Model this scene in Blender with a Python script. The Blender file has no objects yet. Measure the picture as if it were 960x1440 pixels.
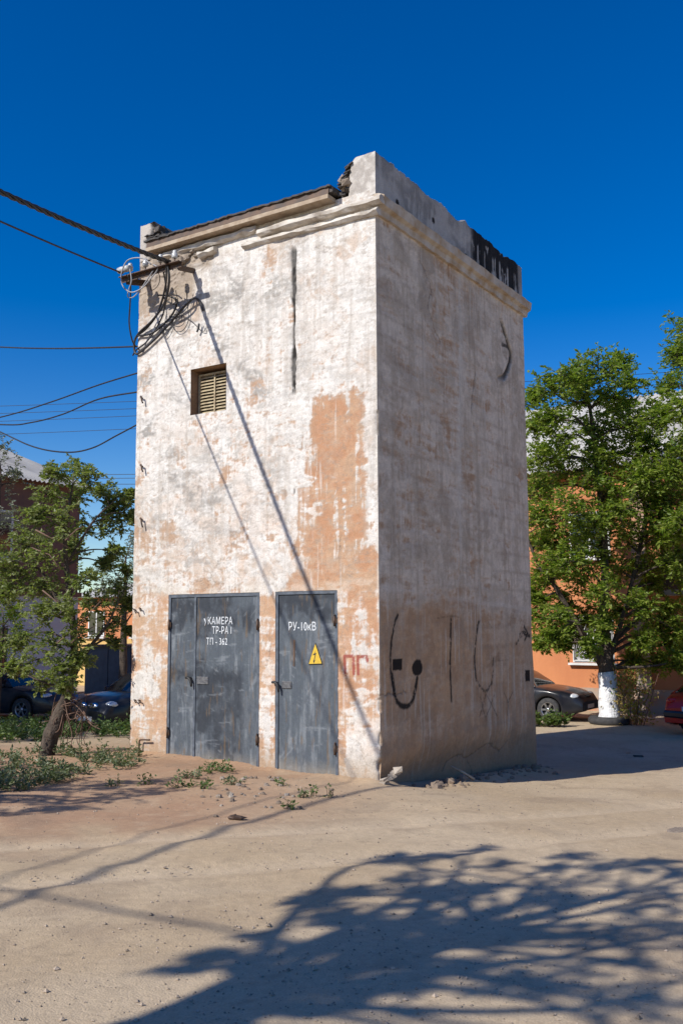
import bpy, math, random
import numpy as np
from mathutils import Vector, Matrix
random.seed(7); rng = np.random.default_rng(7)
sc = bpy.context.scene
COL = sc.collection
# ------------------------------------------------------------------ camera, sky, sun, exposure
FPX, PITCH, ROLL, YAW = 1330.7, .1164, -.0048, .5751
CAM = np.array([0, 0, 2.1])
_cp, _sp, _cr, _sr = math.cos(PITCH), math.sin(PITCH), math.cos(ROLL), math.sin(ROLL)
_r0 = np.array([1, 0, 0.]); FW = np.array([0, _cp, _sp]); _u0 = np.array([0, -_sp, _cp])
RT = _cr*_r0 + _sr*_u0; UP = -_sr*_r0 + _cr*_u0
cd = bpy.data.cameras.new('camera'); cam = bpy.data.objects.new('camera', cd); COL.objects.link(cam)
m = Matrix.Identity(4)
for i in range(3):
    m[i][0], m[i][1], m[i][2], m[i][3] = RT[i], UP[i], -FW[i], CAM[i]
cam.matrix_world = m
cd.sensor_fit = 'VERTICAL'; cd.sensor_height = 36; cd.sensor_width = 24
cd.lens = FPX/1440*36; cd.clip_end = 3000; cd.clip_start = .05
sc.camera = cam
SUN_AZ, SUN_EL = math.radians(51), math.radians(38)     # heading the light travels, and its height
S = np.array([math.sin(SUN_AZ)*math.cos(SUN_EL), math.cos(SUN_AZ)*math.cos(SUN_EL), -math.sin(SUN_EL)])
w = bpy.data.worlds.new('World'); sc.world = w; w.use_nodes = True
nt = w.node_tree; bg = nt.nodes['Background']
sky = nt.nodes.new('ShaderNodeTexSky'); sky.sky_type = 'NISHITA'; sky.sun_disc = False
sky.sun_elevation = SUN_EL; sky.sun_rotation = SUN_AZ + math.pi
sky.altitude = 600; sky.air_density = 1.0; sky.dust_density = .35; sky.ozone_density = 2.5
hs = nt.nodes.new('ShaderNodeHueSaturation'); hs.inputs['Saturation'].default_value = 1.52; hs.inputs['Hue'].default_value = .514
nt.links.new(sky.outputs[0], hs.inputs['Color']); nt.links.new(hs.outputs[0], bg.inputs[0]); bg.inputs[1].default_value = .12
sl = bpy.data.lights.new('sun', 'SUN'); sl.energy = 5.0; sl.angle = math.radians(.53); sl.color = (1, .95, .875)
so = bpy.data.objects.new('sun', sl); COL.objects.link(so)
so.rotation_euler = Vector(S).to_track_quat('-Z', 'Y').to_euler(); so.location = (-20, -16, 25)
sc.view_settings.view_transform = 'Standard'; sc.view_settings.look = 'None'
sc.view_settings.exposure = .12; sc.view_settings.gamma = 1
# ------------------------------------------------------------------ pixel and frame helpers
def ray(x, y): return FW + RT*((x-480)/FPX) - UP*((y-720)/FPX)
def at(x, y, depth):
    d = ray(x, y); return CAM + d*(depth/d[1])
C0 = np.array([.4928, 12.6, 0.])
U = np.array([-math.cos(YAW), math.sin(YAW), 0]); V = np.array([math.sin(YAW), math.cos(YAW), 0])
def wall_pt(x, y, off=0.):            # photo pixel -> point standing `off` metres in front of the tower's front wall
    d = ray(x, y); N = -V; t = ((C0+N*off-CAM)@N)/(d@N); return CAM + d*t
# ------------------------------------------------------------------ noise
_tab = np.random.default_rng(3).random((256, 256))
def vnoise(x, y, s=0):
    x = np.asarray(x, float)+s*17.31; y = np.asarray(y, float)+s*9.77
    xi = np.floor(x).astype(int); yi = np.floor(y).astype(int); fx = x-xi; fy = y-yi
    fx = fx*fx*(3-2*fx); fy = fy*fy*(3-2*fy)
    a = _tab[xi & 255, yi & 255]; b = _tab[(xi+1) & 255, yi & 255]; c = _tab[xi & 255, (yi+1) & 255]; d = _tab[(xi+1) & 255, (yi+1) & 255]
    return (a*(1-fx)+b*fx)*(1-fy)+(c*(1-fx)+d*fx)*fy
def fbm(x, y, s=0, o=4, g=.5):
    t = 0; a = 1; n = 0; x = np.asarray(x, float); y = np.asarray(y, float)
    x, y = x+.75*(vnoise(x*1.3+y*.5, y*1.3-x*.5, s+71)-.5)+.3*(vnoise(x*3.1, y*2.7+x, s+73)-.5), y+.75*(vnoise(y*1.2-x*.6, x*1.2+y*.6, s+72)-.5)+.3*(vnoise(x*2.7-y, y*3.1, s+74)-.5)
    for k in range(o):
        t = t+a*vnoise(x*2**k, y*2**k, s+k*3); n += a; a *= g
    return t/n
def sst(a, b, x):
    t = np.clip((x-a)/(b-a), 0, 1); return t*t*(3-2*t)
def mixc(c, d, t): return c*(1-t[..., None])+np.asarray(d)*t[..., None]
def strokes(x, y, s, fine=1.):
    """brush or trowel marks running in patches of different direction"""
    sel = fbm(x*1.3, y*1.3, s+50, 3); out = 0; wsum = 0
    for k, (a, c) in enumerate(((.12, .36), (-.5, .48), (.75, .6), (1.45, .5))):
        X_ = x*math.cos(a)+y*math.sin(a); Y_ = -x*math.sin(a)+y*math.cos(a)
        w_ = np.exp(-((sel-c)/.06)**2)+.02; out = out+w_*fbm(X_*2.6*fine, Y_*24*fine, s+k, 4, .65); wsum = wsum+w_
    return out/wsum
def seg_dist(px, py, pts):
    best = np.full(px.shape, 1e9)
    for (ax, ay), (bx, by) in zip(pts[:-1], pts[1:]):
        dx, dy = bx-ax, by-ay; L = dx*dx+dy*dy+1e-12
        t = np.clip(((px-ax)*dx+(py-ay)*dy)/L, 0, 1)
        best = np.minimum(best, np.hypot(px-ax-t*dx, py-ay-t*dy))
    return best
def smooth(pts, n=8):
    P = [np.asarray(p, float) for p in pts]; P = [2*P[0]-P[1]]+P+[2*P[-1]-P[-2]]; out = []
    for i in range(1, len(P)-2):
        for k in range(n):
            t = k/n
            out.append(.5*((2*P[i])+(-P[i-1]+P[i+1])*t+(2*P[i-1]-5*P[i]+4*P[i+1]-P[i+2])*t*t+(-P[i-1]+3*P[i]-3*P[i+1]+P[i+2])*t**3))
    out.append(P[-2]); return out
# ------------------------------------------------------------------ terrain
_ctl = np.array([(0,0,.5),(-8,0,.6),(8,0,.42),(0,6,.25),(-6,7,.33),(6,7,.1),(.49,12.4,.02),(-.5,12.95,.05),(-1.6,13.6,.075),(-2.4,14.2,.09),(-3.3,15.0,.10),(3.4,17.05,-.44),
 (1.6,14.1,-.22),(2.5,15.2,-.3),(5,14,-.25),(-5,14.7,.06),(-6,19,-.2),(-5.5,24,-.5),(-9,27,-.6),(6,27,-.68),(8.5,23,-.66),(12,20,-.55),(0,27,-.62),
 (-12,14,.1),(0,40,-.78),(14,32,-.75),(-14,36,-.78),(-14,26,-.5),(14,8,-.1),(0,-10,.8),(-14,-4,.8),(14,-4,.6)], float)
def _tps(r2): return np.where(r2 > 1e-12, r2*np.log(r2+1e-12), 0)
_n = len(_ctl); _K = _tps(((_ctl[:, None, :2]-_ctl[None, :, :2])**2).sum(-1))+np.eye(_n)*2.0
_A = np.zeros((_n+3, _n+3)); _A[:_n, :_n] = _K; _A[:_n, _n:] = np.c_[np.ones(_n), _ctl[:, :2]]; _A[_n:, :_n] = _A[:_n, _n:].T
_w = np.linalg.solve(_A, np.r_[_ctl[:, 2], 0, 0, 0])
def ground(x, y, fine=True):
    x = np.asarray(x, float); y = np.asarray(y, float)
    xc = np.clip(x, -15, 15); yc = np.clip(y, -11, 40)
    z = _w[_n]+_w[_n+1]*xc+_w[_n+2]*yc
    for i in range(_n): z = z+_w[i]*_tps((xc-_ctl[i, 0])**2+(yc-_ctl[i, 1])**2)
    d = np.hypot(x-xc, y-yc); z = z*(1-sst(0, 40, d))+(-.7)*sst(0, 40, d)
    if fine:
        near = 1-sst(22, 30, np.hypot(x, y))
        z = z+near*(.05*(fbm(x*.7, y*.7, 5)-.5)+.022*(fbm(x*2.6, y*2.6, 6)-.5)+.010*(fbm(x*9, y*9, 8)-.5))
        # heap of washed-down mud along the foot of the tower's shaded wall
        lx = (x-C0[0])*(-U[0])+(y-C0[1])*(-U[1]); ly = (x-C0[0])*V[0]+(y-C0[1])*V[1]
        heap = np.exp(-((lx-.3)/.3)**2)*sst(.5, 1.4, ly)*(1-sst(4.6, 5.6, ly))
        z = z+heap*(.03+.13*np.clip(fbm(x*3, y*3, 11)-.35, 0, 1))
        z = z+(.02+.07*fbm(x*4, y*4, 12))*np.exp(-np.abs(np.minimum(ly, 0))/.13)*(ly < .3)*sst(.15, -.05, lx)*sst(-5.2, -4.4, lx)
        z = z-.05*np.exp(-((lx-.25)/.25)**2-((ly-.75)/.35)**2)
    return z
def gz(x, y): return float(ground(np.array([x]), np.array([y]))[0])
def on_ground(px, py):                # walk the pixel's ray down to the terrain
    d = ray(px, py); lo, hi = 2., 60.
    for k in range(4):
        t = np.linspace(lo, hi, 60); p = CAM+d*t[:, None]; i = int(np.argmax(p[:, 2] < ground(p[:, 0], p[:, 1], False))); i = max(i, 1); lo, hi = t[i-1], t[i]
    p = CAM+d*hi
    return np.array([p[0], p[1], gz(p[0], p[1])])
# ------------------------------------------------------------------ materials
MATS = {}
def new_mat(name):
    mt = bpy.data.materials.new(name); mt.use_nodes = True; MATS[name] = mt
    t = mt.node_tree; return mt, t, t.nodes['Principled BSDF']
def ramp_noise(t, scale, detail=4, lo=.35, hi=.65, coord=None, stretch=None):
    n = t.nodes.new('ShaderNodeTexNoise'); n.inputs['Scale'].default_value = scale; n.inputs['Detail'].default_value = detail
    tc = t.nodes.new('ShaderNodeTexCoord')
    if stretch:
        mp = t.nodes.new('ShaderNodeMapping'); mp.inputs['Scale'].default_value = stretch
        t.links.new(tc.outputs['Object'], mp.inputs[0]); t.links.new(mp.outputs[0], n.inputs['Vector'])
    else: t.links.new(tc.outputs['Object'], n.inputs['Vector'])
    mr = t.nodes.new('ShaderNodeMapRange'); mr.inputs[1].default_value = lo; mr.inputs[2].default_value = hi
    t.links.new(n.outputs[0], mr.inputs[0]); return mr.outputs[0], n.outputs[0]
def mixrgb(t, fac, a, b, mode='MIX'):
    mx = t.nodes.new('ShaderNodeMix'); mx.data_type = 'RGBA'; mx.blend_type = mode
    for sock, val in ((mx.inputs[0], fac), (mx.inputs[6], a), (mx.inputs[7], b)):
        if hasattr(val, 'is_linked'): t.links.new(val, sock)
        elif isinstance(val, (int, float)): sock.default_value = val
        else: sock.default_value = (*val, 1)
    return mx.outputs[2]
def bump(t, bsdf, height, strength=.4, dist=.01):
    b = t.nodes.new('ShaderNodeBump'); b.inputs['Strength'].default_value = strength; b.inputs['Distance'].default_value = dist
    t.links.new(height, b.inputs['Height']); t.links.new(b.outputs[0], bsdf.inputs['Normal'])
def mat(name, c1, c2=None, rough=.8, scale=6, metal=0, bs=.3, bscale=None, detail=5, stretch=None, bdist=.01, spec=None, lo=.35, hi=.65):
    mt, t, b = new_mat(name)
    c2 = c2 or tuple(x*.75 for x in c1)
    f, raw = ramp_noise(t, scale, detail, lo, hi, stretch=stretch)
    t.links.new(mixrgb(t, f, c1, c2), b.inputs['Base Color'])
    b.inputs['Roughness'].default_value = rough; b.inputs['Metallic'].default_value = metal
    if spec is not None: b.inputs['Specular IOR Level'].default_value = spec
    if bs:
        _, r2 = ramp_noise(t, bscale or scale*5, 4); bump(t, b, r2, bs, bdist)
    return mt
def painted(name, rough=.92, var=.22, bs=.5, bdist=.006, s1=55, s2=14):
    """colour comes from the mesh's own 'paint' attribute, broken up by node noise"""
    mt, t, b = new_mat(name)
    at_ = t.nodes.new('ShaderNodeAttribute'); at_.attribute_name = 'paint'
    f, raw = ramp_noise(t, s1, 6, .3, .7); f2, raw2 = ramp_noise(t, s2, 5, .3, .7)
    c = mixrgb(t, f, at_.outputs['Color'], tuple([1-var]*3), 'MULTIPLY')
    dk = mixrgb(t, f, (1, 1, 1), (1-var, 1-var, 1-var*1.05)); dk2 = mixrgb(t, f2, (1, 1, 1), (1-var*.7,)*3)
    c = mixrgb(t, 1., at_.outputs['Color'], dk, 'MULTIPLY'); c = mixrgb(t, 1., c, dk2, 'MULTIPLY')
    t.links.new(c, b.inputs['Base Color']); b.inputs['Roughness'].default_value = rough
    b.inputs['Specular IOR Level'].default_value = .2
    ad = t.nodes.new('ShaderNodeMath'); ad.operation = 'ADD'; t.links.new(raw, ad.inputs[0]); t.links.new(raw2, ad.inputs[1])
    bump(t, b, ad.outputs[0], bs, bdist); return mt
def leaf_mat(name, c1, c2, trans=.35):
    mt, t, b = new_mat(name)
    g = t.nodes.new('ShaderNodeNewGeometry')
    c = mixrgb(t, g.outputs['Random Per Island'], c1, c2)
    t.links.new(c, b.inputs['Base Color']); b.inputs['Roughness'].default_value = .45
    b.inputs['Specular IOR Level'].default_value = .35
    tr = t.nodes.new('ShaderNodeBsdfTranslucent')
    t.links.new(mixrgb(t, 1., c, (1.3, 1.5, .5), 'MULTIPLY'), tr.inputs[0])
    mx = t.nodes.new('ShaderNodeMixShader'); mx.inputs[0].default_value = trans
    t.links.new(b.outputs[0], mx.inputs[1]); t.links.new(tr.outputs[0], mx.inputs[2])
    t.links.new(mx.outputs[0], t.nodes['Material Output'].inputs[0]); return mt
painted('plaster'); painted('soil', rough=.95, var=.2, bs=.55, bdist=.01, s1=85, s2=16)
painted('door_paint', rough=.55, var=.2, bs=.15, bdist=.003, s1=90, s2=25)
mat('felt', (.03, .028, .026), (.075, .065, .058), .8, 9, bs=.6)
mat('rust_sheet', (.13, .075, .045), (.07, .05, .04), .7, 5)
mat('ledge', (.42, .34, .25), (.3, .22, .15), .9, 8)
mat('iron', (.055, .045, .04), (.11, .06, .035), .6, 20, .3)
mat('bare_steel', (.2, .2, .2), (.1, .1, .11), .5, 30, .5)
mat('cable', (.018, .018, .02), (.035, .033, .032), .5, 12, bs=.1)
mat('grey_cable', (.33, .33, .34), (.24, .24, .25), .5, 12, bs=.1)
mat('porcelain', (.55, .56, .55), (.38, .38, .37), .3, 18, bs=.1)
mat('slat', (.47, .39, .24), (.3, .23, .14), .7, 14)
mat('dark_inside', (.012, .012, .013), (.02, .02, .02), .95, 5, bs=0)
mat('yellow', (.68, .46, .04), (.55, .36, .04), .5, 20, bs=.05)
mat('black_paint', (.015, .015, .015), (.03, .03, .03), .6, 20, bs=.05)
mat('bark', (.10, .075, .055), (.045, .033, .026), .95, 12, bs=1, bscale=28, stretch=(1, 1, .3), bdist=.03)
mat('pale_bark', (.3, .25, .2), (.18, .14, .11), .9, 10, bs=.6)
mat('dry_twig', (.2, .12, .085), (.12, .075, .055), .9, 10, bs=.2)
mat('whitewash', (.82, .82, .82), (.62, .61, .6), .9, 7, bs=.9, bscale=24, bdist=.03)
mat('stone', (.36, .3, .24), (.25, .2, .155), .95, 9, bs=.7)
mat('pale_stone', (.45, .39, .32), (.34, .285, .225), .95, 9, bs=.7)
mat('clod', (.3, .23, .17), (.22, .165, .12), .97, 9, bs=.8)
mat('stick', (.5, .4, .28), (.36, .27, .18), .9, 20)
mat('rubber', (.028, .028, .03), (.05, .048, .046), .85, 12, bs=.3)
mat('alloy', (.55, .56, .58), (.45, .46, .48), .3, 9, .9, bs=0)
mat('lamp_glass', (.6, .63, .66), (.45, .48, .52), .12, 9, .2, bs=0)
mat('tail_glass', (.5, .012, .012), (.4, .01, .01), .15, 9, bs=0)
mat('plate_white', (.7, .7, .7), (.6, .6, .6), .4, 9, bs=0)
mat('chrome', (.6, .6, .62), (.5, .5, .52), .15, 9, 1., bs=0)
mat('concrete', (.36, .35, .33), (.26, .25, .235), .95, 3, bs=.5)
mat('orange_wall', (.56, .225, .095), (.42, .15, .065), .92, .9, bs=.4, bscale=25, lo=.35, hi=.72, detail=9, stretch=(1, 1, .45))
mat('orange_pale', (.52, .25, .12), (.42, .19, .09), .92, 1.5, bs=.4, bscale=25)
mat('grey_render', (.35, .29, .24), (.42, .22, .13), .95, 2.5, bs=.5, bscale=20)
mat('brown_wall', (.2, .105, .075), (.14, .08, .06), .92, 2, bs=.4, bscale=25)
mat('white_wall', (.62, .64, .68), (.5, .52, .56), .92, 1.2, bs=.4, bscale=25)
mat('yellow_wall', (.66, .45, .17), (.55, .36, .13), .92, 1.2, bs=.3, bscale=25)
mat('slate_roof', (.5, .485, .46), (.34, .325, .3), .95, .7, bs=.4, bscale=20)
mat('window_white', (.68, .68, .67), (.55, .55, .54), .6, 8)
mat('blue_metal', (.05, .075, .11), (.035, .05, .075), .6, 4)
mat('manhole_iron', (.27, .22, .175), (.2, .16, .125), .9, 30)
def glass(name, c, rough=.06):
    mt, t, b = new_mat(name); f, _ = ramp_noise(t, 2, 2)
    t.links.new(mixrgb(t, f, c, tuple(x*.6 for x in c)), b.inputs['Base Color']); b.inputs['Roughness'].default_value = rough
    b.inputs['Specular IOR Level'].default_value = .8
glass('pane', (.025, .03, .035)); glass('car_glass', (.012, .015, .017))
def carpaint(name, c):
    mt, t, b = new_mat(name); f, r = ramp_noise(t, 3, 6, .4, .8)
    t.links.new(mixrgb(t, f, c, tuple(x*.8+.02 for x in c)), b.inputs['Base Color'])
    b.inputs['Roughness'].default_value = .28; b.inputs['Coat Weight'].default_value = .2; b.inputs['Specular IOR Level'].default_value = .3; b.inputs['Coat Roughness'].default_value = .1
carpaint('paint_black', (.008, .009, .014)); carpaint('paint_navy', (.006, .008, .013)); carpaint('paint_red', (.5, .012, .012)); carpaint('paint_dark', (.014, .016, .02))
def worn_letters(name, c):
    mt, t, b = new_mat(name); b.inputs['Base Color'].default_value = (*c, 1); b.inputs['Roughness'].default_value = .7
    f, r = ramp_noise(t, 47, 4, .31, .39); tr = t.nodes.new('ShaderNodeBsdfTransparent'); mx = t.nodes.new('ShaderNodeMixShader')
    t.links.new(f, mx.inputs[0]); t.links.new(tr.outputs[0], mx.inputs[1]); t.links.new(b.outputs[0], mx.inputs[2])
    t.links.new(mx.outputs[0], t.nodes['Material Output'].inputs[0])
worn_letters('stencil_white', (.66, .69, .71))
leaf_mat('leaf_elm', (.10, .175, .02), (.31, .35, .075), .48); leaf_mat('leaf_small', (.12, .165, .045), (.31, .33, .15), .45)
leaf_mat('leaf_silver', (.13, .155, .11), (.24, .26, .2), .2); leaf_mat('leaf_dry', (.22, .17, .05), (.42, .3, .11), .4)
leaf_mat('leaf_weed', (.05, .1, .025), (.15, .2, .07), .3); leaf_mat('leaf_dusty', (.075, .115, .05), (.2, .21, .12), .25); leaf_mat('leaf_grass', (.06, .1, .02), (.13, .18, .05), .3)
# ------------------------------------------------------------------ object helpers
def tag(o, label=None, cat=None, group=None, kind=None):
    for k, v in (('label', label), ('category', cat), ('group', group), ('kind', kind)):
        if v: o[k] = v
    return o
def empty(name, loc, rz=0.):
    o = bpy.data.objects.new(name, None); COL.objects.link(o); o.location = loc; o.rotation_euler = (0, 0, rz); o.empty_display_size = .2
    return o
class MB:
    def __init__(s): s.v = []; s.f = []; s.m = []; s.sm = []
    def add(s, vs, fs, mi=0, sm=False):
        b = len(s.v); s.v += [tuple(map(float, p)) for p in vs]
        s.f += [tuple(i+b for i in f) for f in fs]; s.m += [mi]*len(fs); s.sm += [sm]*len(fs); return s
    def box(s, lo, hi, mi=0, jit=0.):
        x0, y0, z0 = lo; x1, y1, z1 = hi
        vs = [(x0,y0,z0),(x1,y0,z0),(x1,y1,z0),(x0,y1,z0),(x0,y0,z1),(x1,y0,z1),(x1,y1,z1),(x0,y1,z1)]
        if jit: vs = [tuple(c+random.uniform(-jit, jit) for c in p) for p in vs]
        return s.add(vs, [(0,3,2,1),(4,5,6,7),(0,1,5,4),(1,2,6,5),(2,3,7,6),(3,0,4,7)], mi)
    def tube(s, pts, rad, n=6, mi=0, cap=True):
        P = [np.asarray(p, float) for p in pts]; k = len(P)
        rad = [rad]*k if np.isscalar(rad) else rad
        vs = []; T0 = P[1]-P[0]; ref = np.array([0, 0, 1.]) if abs(T0[2]) < .9*np.linalg.norm(T0) else np.array([1., 0, 0])
        for i in range(k):
            T = P[min(i+1, k-1)]-P[max(i-1, 0)]; T = T/(np.linalg.norm(T)+1e-12)
            A = ref-T*(ref@T); A = A/(np.linalg.norm(A)+1e-12); B = np.cross(T, A); ref = A
            for j in range(n):
                a = 2*math.pi*j/n; vs.append(P[i]+(A*math.cos(a)+B*math.sin(a))*rad[i])
        fs = [(i*n+j, i*n+(j+1) % n, (i+1)*n+(j+1) % n, (i+1)*n+j) for i in range(k-1) for j in range(n)]
        if cap: fs += [tuple(range(n-1, -1, -1)), tuple((k-1)*n+j for j in range(n))]
        return s.add(vs, fs, mi, True)
    def lathe(s, prof, axis='z', n=20, mi=0, org=(0, 0, 0), sm=True):
        vs = []; k = len(prof)
        for r, h in prof:
            for j in range(n):
                a = 2*math.pi*j/n; p = (r*math.cos(a), r*math.sin(a), h)
                if axis == 'y': p = (p[0], p[2], p[1])
                if axis == 'x': p = (p[2], p[0], p[1])
                vs.append(tuple(p[q]+org[q] for q in range(3)))
        fs = [(i*n+j, i*n+(j+1) % n, (i+1)*n+(j+1) % n, (i+1)*n+j) for i in range(k-1) for j in range(n)]
        return s.add(vs, fs, mi, sm)
    def ball(s, c, r, nu=10, nv=7, mi=0):
        r = (r, r, r) if np.isscalar(r) else r; vs = []; fs = []
        for i in range(nv+1):
            for j in range(nu):
                a = math.pi*i/nv; b = 2*math.pi*j/nu
                vs.append((c[0]+r[0]*math.sin(a)*math.cos(b), c[1]+r[1]*math.sin(a)*math.sin(b), c[2]+r[2]*math.cos(a)))
        fs = [(i*nu+j, (i+1)*nu+j, (i+1)*nu+(j+1) % nu, i*nu+(j+1) % nu) for i in range(nv) for j in range(nu)]
        return s.add(vs, fs, mi, True)
    def build(s, name, mats, parent=None, loc=None, bevel=0):
        me = bpy.data.meshes.new(name); me.from_pydata(s.v, [], s.f)
        mats = [mats] if isinstance(mats, str) else mats
        for q in mats: me.materials.append(MATS[q])
        me.polygons.foreach_set('material_index', s.m); me.polygons.foreach_set('use_smooth', s.sm); me.update()
        o = bpy.data.objects.new(name, me); COL.objects.link(o)
        if parent: o.parent = parent
        if loc is not None: o.location = loc
        if bevel:
            b = o.modifiers.new('bevel', 'BEVEL'); b.width = bevel; b.segments = 2; b.limit_method = 'ANGLE'
        return o
def np_mesh(name, verts, faces, mats, parent=None, color=None, smooth_=True, loc=None):
    """verts (n,3), faces (m,k) arrays; color (n,3) goes to the 'paint' attribute"""
    me = bpy.data.meshes.new(name); verts = np.asarray(verts, np.float32); faces = np.asarray(faces, np.int32); k = faces.shape[1]
    me.vertices.add(len(verts)); me.vertices.foreach_set('co', verts.ravel())
    me.loops.add(faces.size); me.loops.foreach_set('vertex_index', faces.ravel())
    me.polygons.add(len(faces)); me.polygons.foreach_set('loop_start', np.arange(0, faces.size, k, dtype=np.int32))
    me.polygons.foreach_set('use_smooth', np.full(len(faces), smooth_))
    mats = [mats] if isinstance(mats, str) else mats
    for q in mats: me.materials.append(MATS[q])
    if color is not None:
        a = me.color_attributes.new('paint', 'FLOAT_COLOR', 'POINT')
        a.data.foreach_set('color', np.c_[np.clip(color, 0, 1), np.ones(len(color))].astype(np.float32).ravel())
    me.update(calc_edges=True); me.validate()
    o = bpy.data.objects.new(name, me); COL.objects.link(o)
    if parent: o.parent = parent
    if loc is not None: o.location = loc
    return o
def grid_faces(nx, ny, base=0, keep=None):
    i, j = np.meshgrid(np.arange(nx-1), np.arange(ny-1), indexing='ij'); a = base+i*ny+j
    f = np.stack([a, a+ny, a+ny+1, a+1], -1)
    return f[keep] if keep is not None else f.reshape(-1, 4)
def place_curve(name, pts, r, matname, label, cat, group=None, n=6):
    p0 = np.asarray(pts[0], float)
    return tag(MB().tube([np.asarray(p)-p0 for p in pts], r, n).build(name, matname, loc=p0), label, cat, group)
# ================================================================== THE GROUND
xs = np.unique(np.r_[np.arange(-9, 9.01, .065), -9-np.geomspace(.1, 500, 40), 9+np.geomspace(.1, 500, 40)])
ys = np.unique(np.r_[np.arange(3.2, 20, .065), np.arange(20, 34, .25), 34+np.geomspace(.3, 700, 30), 3.2-np.geomspace(.1, 300, 26)])
X, Y = np.meshgrid(xs, ys, indexing='ij'); Zg = ground(X, Y)
n1 = fbm(X*.45, Y*.45, 21); n2 = fbm(X*1.7, Y*1.7, 22); n3 = fbm(X*7, Y*7, 23)
sand = np.array([.51, .385, .245]); pale = np.array([.585, .462, .315]); red = np.array([.43, .255, .155]); dk = np.array([.36, .27, .185])
col = mixc(np.broadcast_to(sand, X.shape+(3,)), pale, sst(.35, .7, n1)*.8)
lx = (X-C0[0])*(-U[0])+(Y-C0[1])*(-U[1]); ly = (X-C0[0])*V[0]+(Y-C0[1])*V[1]
redm = sst(1.2, -1.6, X+.35*(Y-11)*-.4+1.6*(n1-.5)+.8*(n2-.5))*sst(8.2, 10.3, Y+1.2*(n2-.5)-.25*X)*(1-sst(16, 19, Y))
col = mixc(col, red, np.clip(redm*(.45+.7*n2), 0, 1))
col = mixc(col, dk, sst(.55, .75, n2)*.45); col = mixc(col, pale*1.05, sst(.62, .8, n3)*.3); col = mixc(col, dk*.8, sst(.68, .8, fbm(X*16, Y*16, 29))*.35)
# wheel tracks curving past the tower toward the right
for k, off in enumerate((0, 1.35)):
    tr = seg_dist(X, Y, smooth([(-9, 6.6-off), (-3, 8.1-off), (1, 9.8-off), (4.5, 12.2-off), (8, 16-off*.5), (10, 21)], 6))
    band = np.exp(-(tr/.17)**2); col = mixc(col, pale*1.1, band*.6*(.5+n2)); Zg = Zg-.02*band+.012*np.exp(-((tr-.3)/.09)**2)
np_mesh('ground', np.stack([X, Y, Zg], -1).reshape(-1, 3), grid_faces(*X.shape), 'soil', color=col.reshape(-1, 3))['kind'] = 'structure'
# ================================================================== THE TOWER (local x runs along the front to the right, y into depth)
TW, TD = 4.53, 5.31
tower = tag(empty('transformer_tower', C0, -YAW), 'tall whitewashed brick transformer tower with peeling orange plaster and two grey steel doors', 'building')
H = .0135
ORANGE = np.array([.52, .285, .165]); TAN = np.array([.58, .40, .265]); WHITE = np.array([.84, .81, .765]); GREY = np.array([.30, .285, .265]); CEM = np.array([.40, .31, .225])
def corner_chip(z):
    return .012*fbm(z*3, z*0, 41)+.05*sst(1.9, .2, z)*sst(.42, .7, fbm(z*5, z*0+3, 42))+.05*sst(.55, 0, z)+.025*sst(.6, .72, fbm(z*2.3, z*0, 43))
# ---- front wall
us = np.arange(0, TW+H/2, TW/round(TW/H)); zs = np.arange(-.55, 8.12, H)
u, z = np.meshgrid(us, zs, indexing='ij')
A1 = fbm(u*1.1, z*1.1, 1); A2 = fbm(u*2.4, z*7.5, 2, 5, .6); A3 = fbm(u*13, z*1.6, 3, 4); A4 = fbm(u*4.2, z*4.8, 4, 6, .66); A5 = fbm(u*28, z*28, 5, 3); AS = strokes(u, z, 140); AT = strokes(u+3, z+7, 150, 1.6)
upper = sst(2.42, 2.62, z+.12*(A4-.5))
wob = .22*(A4-.5)+.18*(A1-.5)
patch = sst(1.24, .92, u+wob*1.2-.15*sst(4.4, 3, z)+.25*(A3-.5))*sst(.06, .36, u+wob*.6+.2*(A3-.5))*sst(5.36, 5.14, z+.2*(A2-.5)+.1*(A4-.5))
patch *= 1-.6*sst(.56, .68, fbm(u*13, z*1.4, 35, 4, .6))*sst(.4, .6, A4)
patch *= 1-.75*sst(.8, 1.0, u+wob*.5)*sst(.45, .6, A2)*sst(5.0, 4.4, z)
patch = np.maximum(patch, sst(1.9, 1.2, u+wob)*sst(3.5, 2.85, z+.5*(A4-.5)+.25*u)*upper)
left_low = sst(4.9, 3.0, z)*sst(1.5, 3.2, u)
cov = .76*upper+.27*(1-upper)-.80*patch*upper-.15*left_low*upper-.08*sst(6.8, 5.5, z)*upper
cov += .12*sst(7.2, 5.5, z)*0-.12*sst(3.9, 4.5, u)*sst(6.5, 4, z)
cov += .42*np.exp(-((u-.3)/.26)**2-((z-.42)/.4)**2)+.36*np.exp(-((u-4.25)/.25)**2-((z-1.15)/.4)**2)+.22*np.exp(-((u-1.85)/.2)**2-((z-.9)/.9)**2)
cov += .32*sst(.22, .05, u)*sst(2.2, 3.2, z)+.18*sst(3.9, 4.4, u)*sst(1.9, 2.4, z)*(1-upper)
A6 = fbm(u*1.6, z*1.9, 6, 7, .68); A7 = fbm(u*3.2, z*14, 7, 5, .65)
cov += .8*(A7-.5)+.75*(A4-.5)+.7*(A3-.5)+.9*(A6-.5)+.3*(A5-.5)+.35*(AS-.5)
wm = .45*sst(.08, .66, cov)+.55*sst(.3, .5, cov)
base = mixc(np.broadcast_to(ORANGE, u.shape+(3,)), TAN, sst(.35, .7, A4)*.8)
base = mixc(base, CEM*1.05, sst(.5, .7, A1)*.45*(1-patch))
base = mixc(base, np.array([.50, .345, .24]), .75*upper*(1-patch)); base = mixc(base, TAN*1.06, .55*(1-upper)*sst(.3, .6, A1)); base = mixc(base, np.array([.40, .25, .165]), sst(.58, .78, A4)*.5)
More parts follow.
